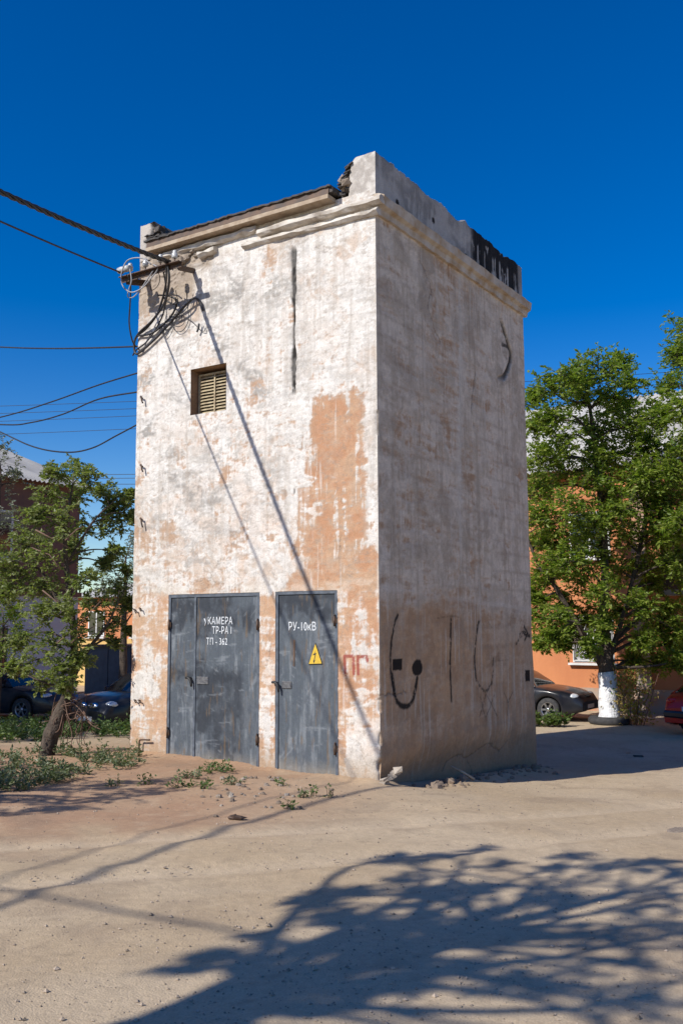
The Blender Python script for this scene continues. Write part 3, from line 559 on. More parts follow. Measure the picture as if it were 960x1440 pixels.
# ---- doors
def door_sheet(name, x0, x1, z0, z1, y, parent, seed, dark):
    h = .014; nx = max(4, int((x1-x0)/h)); nz_ = int((z1-z0)/h); x, zz = np.meshgrid(np.linspace(x0, x1, nx), np.linspace(z0, z1, nz_), indexing='ij')
    k1 = fbm(x*2.2, zz*2.2, seed, 5, .6); k2 = fbm(x*16, zz*1.6, seed+1, 4, .6); k3 = fbm(x*7, zz*7, seed+2, 4); k4 = fbm(x*30, zz*6, seed+3, 3)
    c = mixc(np.broadcast_to(np.array([.10, .118, .138]), x.shape+(3,)), np.array([.215, .238, .262]), sst(.44, .68, k2*.6+k1*.4)); c = mixc(c, np.array([.085, .1, .125]), sst(.52, .7, k4)*.55)
    dm = np.zeros(x.shape)
    for (a, b, lo, hi) in dark:
        dm = np.maximum(dm, sst(a-.06, a+.06, x+.14*(k3-.5))*sst(b+.06, b-.06, x+.14*(k3-.5))*sst(lo-.12, lo+.12, zz+.6*(k2-.5)+.3*(k3-.5))*sst(hi+.07, hi-.07, zz+.4*(k3-.5)+.2*(k1-.5)))
    ds = strokes(x, zz, seed+9, .8); c = mixc(c, np.array([.04, .046, .057]), np.clip(dm*sst(.25, .6, k3*.6+k2*.4), 0, 1)*.9); c = mixc(c, np.array([.06, .07, .085]), sst(.56, .68, k1)*.6*sst(.35, .6, k2)); c = mixc(c, np.array([.33, .36, .39]), sst(.6, .72, ds)*.35)
    c = mixc(c, np.array([.2, .13, .065]), sst(.66, .78, fbm(x*26, zz*2.4, seed+5))*.5); c = mixc(c, np.array([.33, .29, .23]), sst(.3, .02, zz+.2*(k3-.5))*.5)
    P = np.stack([x, y+.006*(fbm(x*1.8, zz*1.8, seed+6)-.5), zz], -1).reshape(-1, 3); n = len(P); F = grid_faces(nx, nz_)[:, ::-1]
    # thickness: rim going inwards
    idx = np.r_[np.arange(nx)*nz_, (nx-1)*nz_+np.arange(1, nz_), (np.arange(nx-2, -1, -1))*nz_+nz_-1, np.arange(nz_-2, 0, -1)]
    rim = P[idx]+np.array([0, .03, 0]); m_ = len(idx); a = np.arange(m_); F2 = np.stack([idx[a], n+a, n+(a+1) % m_, idx[(a+1) % m_]], -1)
    return np.r_[P, rim], np.r_[F, F2], np.r_[c.reshape(-1, 3), c.reshape(-1, 3)[idx]*.7]
def hinge(x, zc_, parent):
    mb = MB(); mb.tube([(x, -.018, zc_-.07), (x, -.018, zc_+.07)], .016, 8); mb.box((x-.03, -.012, zc_-.03), (x+.03, .012, zc_+.05)); mb.tube([(x, -.018, zc_+.07), (x+.004, -.02, zc_+.095)], .011, 6); return mb.build('hinge', 'iron', parent)
def handle(x, zc_, parent, s=1):
    mb = MB(); mb.tube([(x-.06, -.035, zc_+.02), (x-.01, -.045, zc_+.025), (x+.03, -.045, zc_), (x+.05, -.04, zc_-.06), (x+.055, -.038, zc_-.11)], [.018, .02, .022, .019, .014], 8); mb.tube([(x, .03, zc_+.01), (x, -.045, zc_+.02)], .016, 8); mb.build('handle', 'black_paint', parent)
def text_part(name, body, x, zc_, h, sx, y, parent, matname, rot=0.):
    cu = bpy.data.curves.new(name, 'FONT'); cu.body = body; cu.size = h/.70; cu.extrude = .0006; cu.offset = 0.; cu.space_character = 1.06
    o = bpy.data.objects.new(name+'_curve', cu); COL.objects.link(o); bpy.context.view_layer.update()
    me = bpy.data.meshes.new_from_object(o.evaluated_get(bpy.context.evaluated_depsgraph_get())); COL.objects.unlink(o); bpy.data.objects.remove(o)
    me.transform(Matrix.Translation((x, y, zc_)) @ Matrix.Rotation(rot, 4, 'Y') @ Matrix.Rotation(math.pi/2, 4, 'X') @ Matrix.Diagonal((sx, 1, 1, 1)))
    me.materials.clear(); me.materials.append(MATS[matname]); t = bpy.data.objects.new(name, me); COL.objects.link(t); t.parent = parent; t['label'] = 'white stencilled text ' + body
    return t
def door_frame(x0, x1, z0, z1):
    mb = MB(); t = .045
    mb.box((x0, .0, z0), (x0+t, .06, z1)); mb.box((x1-t, .0, z0), (x1, .06, z1)); mb.box((x0+t, .002, z1-t), (x1-t, .058, z1)); return mb
mat('frame_paint', (.11, .13, .16), (.06, .07, .085), .55, 9)
def backing(x0, x1, z1, parent): return MB().box((x0, .19, -.5), (x1, .21, z1)).build('backing', 'dark_inside', parent)
# double door
d1 = door_frame(-3.763, -1.997, -.1, 2.538).build('door', 'frame_paint', tower); d1['label'] = 'wide grey two-leaf steel door of the transformer chamber'
for (x0, x1, dk_) in ((-3.712, -3.232, [(-3.75, -3.2, 2.08, 2.6), (-3.75, -3.2, 1.2, 1.5)]), (-3.226, -2.048, [(-3.3, -2.5, 1.95, 2.6), (-3.0, -2.1, 2.05, 2.3), (-3.2, -2.3, .55, 1.42), (-3.25, -3.0, 1.3, 1.62), (-3.0, -2.3, .2, .75)])):
    P, F, Cc = door_sheet('door_leaf', x0, x1, -.08, 2.49, .018, d1, 110+int(x1*10), dk_); np_mesh('door_leaf', P, F, 'door_paint', d1, Cc, False)
MB().box((-3.245, .004, -.08), (-3.205, .0165, 2.49)).build('cover_strip', 'frame_paint', d1)
for x in (-3.735, -2.022):
    for zc_ in (2.07, .45): hinge(x, zc_, d1)
handle(-3.3, 1.27, d1)
q = MB().box((-3.18, .004, 1.2), (-2.96, .016, 1.31)); q.build('lock_plate', 'bare_steel', d1, bevel=.004)
text_part('lettering', 'КАМЕРА', -2.985, 2.085, .105, .74, .0135, d1, 'stencil_white'); text_part('lettering', 'ТР-РА I', -2.90, 1.945, .105, .70, .0135, d1, 'stencil_white'); text_part('lettering', 'ТП - 362', -3.01, 1.785, .098, .74, .0135, d1, 'stencil_white')
mk = MB().tube([(-3.05, .0135, 2.17), (-3.02, .0135, 2.12), (-3.035, .0135, 2.06)], .008, 5); mk.build('paint_mark', 'stencil_white', d1)
backing(-3.8, -1.97, 2.6, d1)
# single door
d2 = door_frame(-1.708, -.657, -.1, 2.543).build('door', 'frame_paint', tower); d2['label'] = 'narrow grey steel door with a yellow warning triangle'
P, F, Cc = door_sheet('door_leaf', -1.66, -.705, -.08, 2.495, .018, d2, 130, [(-1.7, -.66, 2.2, 2.6)]); np_mesh('door_leaf', P, F, 'door_paint', d2, Cc, False)
for zc_ in (2.12, .41): hinge(-.70, zc_, d2)
handle(-1.68, 1.25, d2)
MB().box((-1.6, .002, 1.19), (-1.44, .0165, 1.29)).build('lock_plate', 'bare_steel', d2, bevel=.004)
text_part('lettering', 'РУ-10кВ', -1.50, 1.995, .115, .74, .0135, d2, 'stencil_white')
MB().add([(-1.415, .012, 1.50), (-1.385, .012, 1.50), (-1.375, .012, 1.86), (-1.415, .012, 1.87)], [(0, 1, 2, 3)]).build('rust_streak', 'rust_sheet', d2)
def inset(tri, k):
    c = np.mean(tri, 0); return [tuple(c+(np.array(p)-c)*k) for p in tri]
tri = [(-1.145, 1.53), (-.915, 1.54), (-1.03, 1.825)]; sg = MB()
sg.add([(x, .013, zc_) for x, zc_ in tri]+[(x, .004, zc_) for x, zc_ in tri], [(3, 4, 5), (0, 1, 4, 3), (1, 2, 5, 4), (2, 0, 3, 5)], 1)
sg.add([(x, .0025, zc_) for x, zc_ in inset(tri, .93)], [(0, 1, 2)], 0)
bolt = [(-1.005, 1.735), (-1.072, 1.655), (-1.033, 1.662), (-1.058, 1.58), (-1.07, 1.59), (-1.05, 1.545), (-1.03, 1.592), (-1.043, 1.586), (-1.012, 1.69), (-1.045, 1.68)]
sg.add([(x, .0015, zc_) for x, zc_ in bolt], [tuple(range(10))], 1); sg.build('warning_sign', ['yellow', 'black_paint'], d2)['label'] = 'yellow triangle with a black lightning bolt'
backing(-1.74, -.63, 2.6, d2)
# ---- hooks, stub pipe and spike ends in the wall
for (uu, zz, L) in ((4.37, 5.72, .1), (4.34, 4.6, .1), (4.32, 3.74, .13), (4.42, 2.31, .05), (4.31, 2.33, .04), (4.29, .91, .03), (4.38, .91, .03)):
    MB().tube(smooth([(-uu-.04, .03, zz), (-uu-.03, -.05, zz+.01), (-uu, -.07, zz+.015), (-uu+.015, -.07, zz-L*.5), (-uu+.03, -.06, zz-L)], 3), .014 if L > .06 else .01, 6).build('wall_hook', 'iron', tower)
MB().tube(smooth([(-4.3, .03, .17), (-4.27, -.05, .12), (-4.27, -.06, .3), (-4.2, -.07, .33), (-4.05, -.06, .335)], 4), .013, 6).build('wall_pipe', 'iron', tower)
MB().tube(smooth([(-4.5, -.03, .18), (-4.38, -.05, .15), (-4.25, -.06, .19)], 3), .013, 6).build('wall_pipe', 'iron', tower)
# ================================================================== CABLE BRACKET AND CABLES
T2W = Matrix.Translation(Vector(C0)) @ Matrix.Rotation(-YAW, 4, 'Z')
def tw(x, y, zz): return np.array(T2W @ Vector((x, y, zz)))
br = tag(empty('cable_bracket', tw(-3.85, 0, 7.66), -YAW), 'rusty iron cable bracket bolted under the broken cornice', 'bracket')
def angle_iron(p, q, w_=.085, t=.014):
    p, q = np.array(p, float), np.array(q, float); d = (q-p)/np.linalg.norm(q-p); s = np.cross(d, [0, 0, 1]); s = s/np.linalg.norm(s); n = np.cross(s, d); vs = []
    for e in (p, q):
        for a, b in ((0, 0), (w_, 0), (w_, t), (t, t), (t, w_), (0, w_)): vs.append(e+s*a-n*b)
    return MB().add(vs, [(i, (i+1) % 6, 6+(i+1) % 6, 6+i) for i in range(6)]+[(5, 4, 3, 2, 1, 0), (6, 7, 8, 9, 10, 11)])
angle_iron((-.6, -.46, -.06), (.68, -.46, -.06)).build('crossbar', 'iron', br)
angle_iron((-.55, -.44, -.08), (-.55, .03, .03)).build('arm', 'iron', br); angle_iron((.52, .03, .02), (.58, -.44, -.08)).build('arm', 'iron', br)
for i, x in enumerate((-.46, -.12, .2, .5)):
    q = MB(); q.tube([(x, -.43, -.07), (x, -.43, .06)], .012, 6, 1); q.lathe([(.0, .15), (.022, .148), (.036, .13), (.03, .11), (.05, .09), (.042, .06), (.05, .04), (.03, .02), (0, .02)], 'z', 12, 0, (x, -.43, .02)); q.build('insulator', ['porcelain', 'iron'], br)
q = MB(); q.lathe([(0, -.12), (.05, -.12), (.055, -.04), (.045, 0), (.055, .04), (.05, .12), (0, .12)], 'x', 12, 0, (-.52, -.5, .06)); q.build('insulator', 'porcelain', br)
GR = 'cables leading off the bracket'
def twist(pts, r, pitch, name, label):
    """two strands wound about each other"""
    mb = MB(); P = [np.asarray(p, float) for p in pts]; p0 = P[0]; L = 0; ln = [0]
    for a, b in zip(P[:-1], P[1:]): L += np.linalg.norm(b-a); ln.append(L)
    for ph in (0, math.pi*2/3, math.pi*4/3):
        n = int(L/pitch*7); pts2 = []
        for i in range(n+1):
            s = L*i/n; c = np.array([np.interp(s, ln, [p[k] for p in P]) for k in range(3)]); T = (P[-1]-P[0])/np.linalg.norm(P[-1]-P[0]); A = np.cross(T, [0, 0, 1]); A /= np.linalg.norm(A); B = np.cross(T, A); a = 2*math.pi*s/pitch+ph
            pts2.append(c-p0+(A*math.cos(a)+B*math.sin(a))*r*.75)
        mb.tube(pts2, r*.72, 5)
    return tag(mb.build(name, 'cable', loc=p0), label, 'cable')
POLE = np.array([-12.1, -3.0, 0.]); POLE[2] = gz(POLE[0], POLE[1])
def span(a, b, sag, n=40): return [np.asarray(a)*(1-t)+np.asarray(b)*t-np.array([0, 0, sag*4*t*(1-t)]) for t in np.linspace(0, 1, n)]
top = tw(-3.42, -.46, 7.64)
twist(span(top, (POLE[0], POLE[1], 9.6), .95), .028, .45, 'power_cable', 'thick twisted black cable running up from the bracket')
top2 = tw(-4.4, -.5, 7.66); place_curve('power_cable', span(top2, (POLE[0], POLE[1], 8.7), .6), .015, 'cable', 'single thin black cable running from the bracket end', 'cable')
pole = tag(empty('utility_pole', POLE), 'grey concrete utility pole holding the bracket cables', 'pole')
MB().tube([(0, 0, -.5), (0, 0, 4), (0, 0, 9)], [.17, .14, .1], 10).build('shaft', 'concrete', pole); MB().box((-.9, -.05, 8.0), (.9, .05, 8.1)).build('crossarm', 'iron', pole)
def pix_curve(name, pts, r, matname, label, n=6): return place_curve(name, smooth([wall_pt(a, b, o) for a, b, o in pts], n), r, matname, label, 'cable')
pix_curve('drop_cable', [(236,372,.5),(238,395,.45),(232,425,.3),(215,450,.12),(196,468,.06),(189,482,.05),(191,497,.04),(200,493,.05),(225,470,.05),(255,436,.06),(272,420,.1),(281,424,.06),(286,437,.04)], .019, 'cable', 'thick black cable hanging in a loop below the bracket')
pix_curve('drop_cable', [(234,372,.5),(233,402,.4),(222,440,.15),(206,462,.06),(193,472,.05),(196,472,.05),(215,468,.05),(238,448,.05),(248,430,.06),(246,418,.12)], .016, 'cable', 'black cable curving from the insulators to the wall edge')
pix_curve('drop_cable', [(229,375,.48),(234,410,.3),(230,440,.1),(218,465,.05),(205,482,.04),(192,492,.04),(187,500,.02)], .013, 'cable', 'black cable sweeping down to the left wall edge')
pix_curve('drop_cable', [(180,387,.6),(184,400,.5),(183,430,.4),(182,455,.3),(186,478,.2),(192,488,.03)], .012, 'cable', 'slim black cable hanging free past the wall edge')
pix_curve('cable_coil', [(213,372,.5),(200,363,.55),(180,366,.6),(171,385,.62),(173,402,.6),(185,411,.6),(200,405,.55),(212,392,.5),(222,378,.5),(216,372,.5)], .011, 'grey_cable', 'large loop of pale grey wire hanging at the bracket end')
pix_curve('cable_coil', [(183,378,.6),(185,395,.6),(181,408,.6),(180,417,.6),(187,418,.58),(197,408,.55),(206,395,.5),(216,380,.5)], .009, 'grey_cable', 'small loop of pale grey wire at the bracket end')
pix_curve('loose_wire', [(247,408,.15),(252,430,.06),(256,448,.05),(250,456,.04),(243,455,.04)], .006, 'cable', 'short thin wire curling beside the thick loop')
pix_curve('loose_wire', [(262,405,.1),(264,430,.05),(265,450,.04),(258,464,.04),(248,466,.04),(242,455,.04),(246,443,.05)], .006, 'cable', 'thin wire hanging in a wide U below the bracket')
pix_curve('loose_wire', [(245,442,.05),(256,444,.04),(270,452,.04),(282,464,.04),(288,465,.04),(286,458,.04)], .006, 'cable', 'thin wire trailing sideways toward the vent')
pix_curve('loose_wire', [(280,455,.06),(279,462,.06),(277,467,.06)], .016, 'cable', 'short stub of cut cable against the wall')
pix_curve('loose_wire', [(235,438,.05),(231,460,.04),(232,474,.04),(239,464,.04),(245,445,.05)], .006, 'cable', 'thin wire bent into a narrow V')
pix_curve('loose_wire', [(216,380,.5),(212,395,.4),(213,408,.3),(222,402,.3),(225,390,.4),(220,378,.5)], .006, 'cable', 'thin dark wire tangled among the insulators')
pix_curve('loose_wire', [(222,415,.2),(236,416,.15),(246,420,.12),(250,424,.1),(246,428,.1),(236,424,.1),(230,418,.15)], .014, 'cable', 'knot of black cable joints under the bracket')
# wires tied to the hidden side of the tower and running left to a second pole
LP = np.array([-15.5, 25.5, 0.]); LP[2] = gz(LP[0], LP[1])
pole2 = tag(empty('utility_pole', LP), 'grey concrete utility pole beside the brown house', 'pole')
MB().tube([(0, 0, -.5), (0, 0, 4), (0, 0, 9.6)], [.17, .14, .1], 10).build('shaft', 'concrete', pole2); MB().box((-.9, -.05, 8.9), (.9, .05, 9.0)).build('crossarm', 'iron', pole2)
def side_wire(y_in, z_in, pts, label):
    W_ = [tw(-TW-.01, y_in, z_in)]+[at(x, y, 15.2+(188-x)*.0206) for x, y in pts]
    place_curve('service_wire', smooth(W_, 8), .014, 'cable', label, 'wire')
zin = lambda y: float(at(188, y, 15.2)[2])
side_wire(.15, zin(487), [(140,489),(70,490),(0,488),(-130,481),(-296,468)], 'nearly level black wire tied to the tower below the bracket')
side_wire(.15, zin(522), [(140,541),(70,566),(0,587),(-130,616),(-296,640)], 'straight black wire sloping down away from the tower')
side_wire(.15, zin(550), [(140,561),(90,582),(45,594),(0,597),(-130,588),(-296,560)], 'black wire that sags then levels out beside the tower')
side_wire(.15, zin(593), [(165,612),(130,630),(95,636),(50,629),(0,607),(-130,545),(-296,465)], 'deeply sagging black wire hanging beside the tower')
W1, W2 = np.array([-21., 6.4, 8.4]), np.array([6.5, -7.9, 8.4])
place_curve('overhead_wire', span(W1, W2, .5), .02, 'cable', 'overhead wire strung across the road between two roadside poles', 'wire')
for q_, lb in ((W1, 'bare concrete pole at the verge left of the dirt road'), (W2, 'bare concrete pole at the verge right of the dirt road')):
    po = tag(empty('utility_pole', (q_[0], q_[1], gz(q_[0], q_[1]))), lb, 'pole'); MB().tube([(0, 0, -.5), (0, 0, 4), (0, 0, 8.6)], [.17, .14, .1], 10).build('shaft', 'concrete', po)
FWL = 'distant overhead wires'
for i, (y0, y1, d0, d1_) in enumerate(((541, 489, 55, 46), (552, 498, 55, 46), (566, 503, 56, 46), (585, 520, 57, 46))):
    place_curve('overhead_wire', span(at(-700, y0+40, d0), at(1500, y1-10, d1_), 1.0, 30), .013, 'cable', 'thin distant overhead wire crossing the sky behind the tower', 'wire', FWL, 4)
for i, (y0, y1) in enumerate(((664, 655), (669, 661), (673, 676), (743, 745), (730, 728))):
    place_curve('overhead_wire', span(at(-300, y0+3, 60), at(900, y1-3, 46), .25, 20), .016, 'cable', 'thin distant overhead wire strung low behind the small tree', 'wire', 'low distant wires', 4)
# ================================================================== HOUSES
def corrugated(name, p00, p10, p01, p11, parent, matname, pitch=.18, amp=.035, th=.012, rows=5):
    """quad p00-p10 (eave), p01-p11 (ridge); waves run up the slope"""
    p00, p10, p01, p11 = [np.array(p, float) for p in (p00, p10, p01, p11)]; L = np.linalg.norm(p10-p00); n = max(8, int(L/pitch*6))
    s, t = np.meshgrid(np.linspace(0, 1, n+1), np.linspace(0, 1, rows), indexing='ij')
    b = (1-t)[..., None]*((1-s)[..., None]*p00+s[..., None]*p10)+t[..., None]*((1-s)[..., None]*p01+s[..., None]*p11)
    N = np.cross(p10-p00, p01-p00); N /= np.linalg.norm(N); d = ((b-p00)@((p10-p00)/L)); off = amp*np.cos(d/pitch*2*math.pi)
    row = np.floor(t*(rows-1)+1e-6); b = b+N*(off+.012*(row % 2))[..., None]
    return np_mesh(name, b.reshape(-1, 3), grid_faces(n+1, rows), matname, parent)
def house_window(parent, x, z0, w_, h, y=0., fan=False, mats=('window_white', 'pane'), axis='front'):
    """opening with reveal, frame, pane, sill; axis 'front' faces -y, 'side' faces +x"""
    def T(a, d, c): return (a, y+d, c) if axis == 'front' else (y-d, a, c)
    def bx(mb, lo, hi):
        a = T(*lo); b = T(*hi); return mb.box(tuple(min(p, q) for p, q in zip(a, b)), tuple(max(p, q) for p, q in zip(a, b)))
    wn = MB(); t = .07
    for lo, hi in (((x, -.02, z0), (x+t, .06, z0+h)), ((x+w_-t, -.02, z0), (x+w_, .06, z0+h)), ((x+t, -.019, z0), (x+w_-t, .059, z0+t)), ((x+t, -.019, z0+h-t), (x+w_-t, .059, z0+h)), ((x+w_*.5-.03, -.015, z0+t), (x+w_*.5+.03, .055, z0+h-t))): bx(wn, lo, hi)
    o = wn.build('window', mats[0], parent)
    bx(MB(), (x+.03, -.008, z0+.03), (x+w_-.03, -.003, z0+h-.03)).build('pane', mats[1], o)
    bx(MB(), (x-.12, -.16, z0-.09), (x+w_+.12, -.0, z0-.02)).build('sill', mats[0], o)
    if fan:
        g = MB()
        for k in range(11):
            a = math.radians(4+k*8.2); ca, sa = math.cos(a), math.sin(a); R_ = min((w_-.1)/max(ca, 1e-3), (h-.1)/max(sa, 1e-3)); g.tube([T(x+.05+.12*ca, -.06, z0+.05+.12*sa), T(x+.05+R_*ca, -.06, z0+.05+R_*sa)], .013, 4)
        g.tube([T(x+.05, -.06, z0+.05), T(x+w_-.05, -.06, z0+.05), T(x+w_-.05, -.06, z0+h-.05), T(x+.05, -.06, z0+h-.05), T(x+.05, -.06, z0+.05)], .014, 4); g.build('grille', 'window_white', o)
    return o
# orange two-storey house
HB = np.array([7.45, 31.0, -.75])
hr = tag(empty('apartment_house', HB, -YAW), 'two-storey orange painted house with corrugated slate roof behind the whitewashed tree', 'building')
MB().box((-13, 0, -.3), (15, 10, 7.85)).build('wall', 'orange_wall', hr)
MB().box((-13.03, -.06, -.3), (15.03, -.001, .75)).build('plinth', 'grey_render', hr)
MB().box((2.05, -.14, .75), (2.5, -.002, 7.6)).build('pilaster', 'grey_render', hr)
MB().box((-13.2, -.35, 7.55), (15.2, 0, 7.8)).build('cornice', 'orange_pale', hr)
rf = corrugated('roof', (-13.4, -.55, 7.75), (15.4, -.55, 7.75), (-8.5, 5, 11.2), (10.5, 5, 11.2), hr, 'slate_roof')
corrugated('roof_slope', (-13.4, 10.55, 7.75), (-13.4, -.55, 7.75), (-8.5, 5, 11.2), (-8.49, 5, 11.2), rf, 'slate_roof'); corrugated('roof_slope', (15.4, -.55, 7.75), (15.4, 10.55, 7.75), (10.5, 5, 11.2), (10.49, 5, 11.2), rf, 'slate_roof'); corrugated('roof_slope', (15.4, 10.55, 7.75), (-13.4, 10.55, 7.75), (10.5, 5, 11.2), (-8.5, 5, 11.2), rf, 'slate_roof')
for x in (-10.5, -7, -3.5, .02, 3.75, 7.5, 11):
    house_window(hr, x, 1.55, 1.35, 1.5, fan=True); house_window(hr, x, 4.9, 1.35, 1.5)
bal = MB().box((3.1, -1.1, 3.62), (6.0, -.0, 3.78)).build('balcony', 'concrete', hr)
MB().box((3.1, -1.1, 3.78), (6.0, -1.06, 4.7)).build('panel', 'rust_sheet', bal); MB().box((3.1, -1.06, 3.78), (3.14, -.0, 4.7)).build('panel', 'rust_sheet', bal); MB().box((5.96, -1.06, 3.78), (6.0, -.0, 4.7)).build('panel', 'rust_sheet', bal)
# brown and white house on the left, its end wall in shade
HL = np.array([-8.9, 32., -.75])
hl = tag(empty('brown_house', HL, -YAW), 'two-storey house, brown above and whitewashed below, corrugated grey roof, behind the small tree', 'building')
MB().box((-10, -24, 3.9), (0, 0, 7.5)).build('wall', 'brown_wall', hl); MB().box((-10.02, -24.02, -.4), (.02, .02, 3.75)).build('wall', 'white_wall', hl); MB().box((-10.1, -24.1, 3.75), (.1, .1, 3.9)).build('cornice', 'brown_wall', hl)
rf = corrugated('roof', (.45, -24.4, 7.4), (.45, .4, 7.4), (-5, -19.5, 10.6), (-5, -4.9, 10.6), hl, 'slate_roof')
corrugated('roof_slope', (.45, .4, 7.4), (-10.45, .4, 7.4), (-5, -4.9, 10.6), (-5.01, -4.9, 10.6), rf, 'slate_roof'); corrugated('roof_slope', (-10.45, .4, 7.4), (-10.45, -24.4, 7.4), (-5, -4.9, 10.6), (-5, -19.5, 10.6), rf, 'slate_roof'); corrugated('roof_slope', (-10.45, -24.4, 7.4), (.45, -24.4, 7.4), (-5, -19.5, 10.6), (-5.01, -19.5, 10.6), rf, 'slate_roof')
for yy in (-3.9, -7.4, -11, -14.6):
    house_window(hl, yy, 1.3, 1.2, 1.5, y=.02, axis='side'); house_window(hl, yy, 4.9, 1.2, 1.5, y=0., axis='side')
# low orange and yellow house far behind
HF = np.array([-12.2, 46., -.8]); hf = tag(empty('low_house', HF, -YAW), 'low orange house with yellow lower wall far behind the parked sedan', 'building')
MB().box((-2, 0, 2.2), (12, 7, 4.2)).build('wall', 'orange_wall', hf); MB().box((-2.03, -.03, -.3), (12.03, 7.03, 2.2)).build('wall', 'yellow_wall', hf)
MB().add([(-2.4, -.4, 4.15), (12.4, -.4, 4.15), (12.4, 7.4, 4.15), (-2.4, 7.4, 4.15), (1.5, 3.5, 5.2), (8.5, 3.5, 5.2)], [(0, 1, 5, 4), (1, 2, 5), (2, 3, 4, 5), (3, 0, 4), (3, 2, 1, 0)]).build('roof', 'slate_roof', hf)
for x in (0, 3, 6.2, 9): house_window(hf, x, 1.7+.6, 1.1, 1.2, y=-.03)
gp = at(138, 960, 40); ga = tag(empty('metal_garage', (gp[0], gp[1], gz(gp[0], gp[1])-.02), -YAW), 'dark blue sheet metal garage beyond the parked sedan', 'garage')
MB().box((-.8, 0, -.1), (2.0, 4.5, 2.0)).build('body', 'blue_metal', ga); MB().box((-.9, -.1, 2.0), (2.1, 4.6, 2.08)).build('roof', 'rust_sheet', ga)
for x in (-.7, .62):
    q = MB().box((x, -.03, .02), (x+1.28, -.001, 1.9)).build('door_leaf', 'blue_metal', ga)
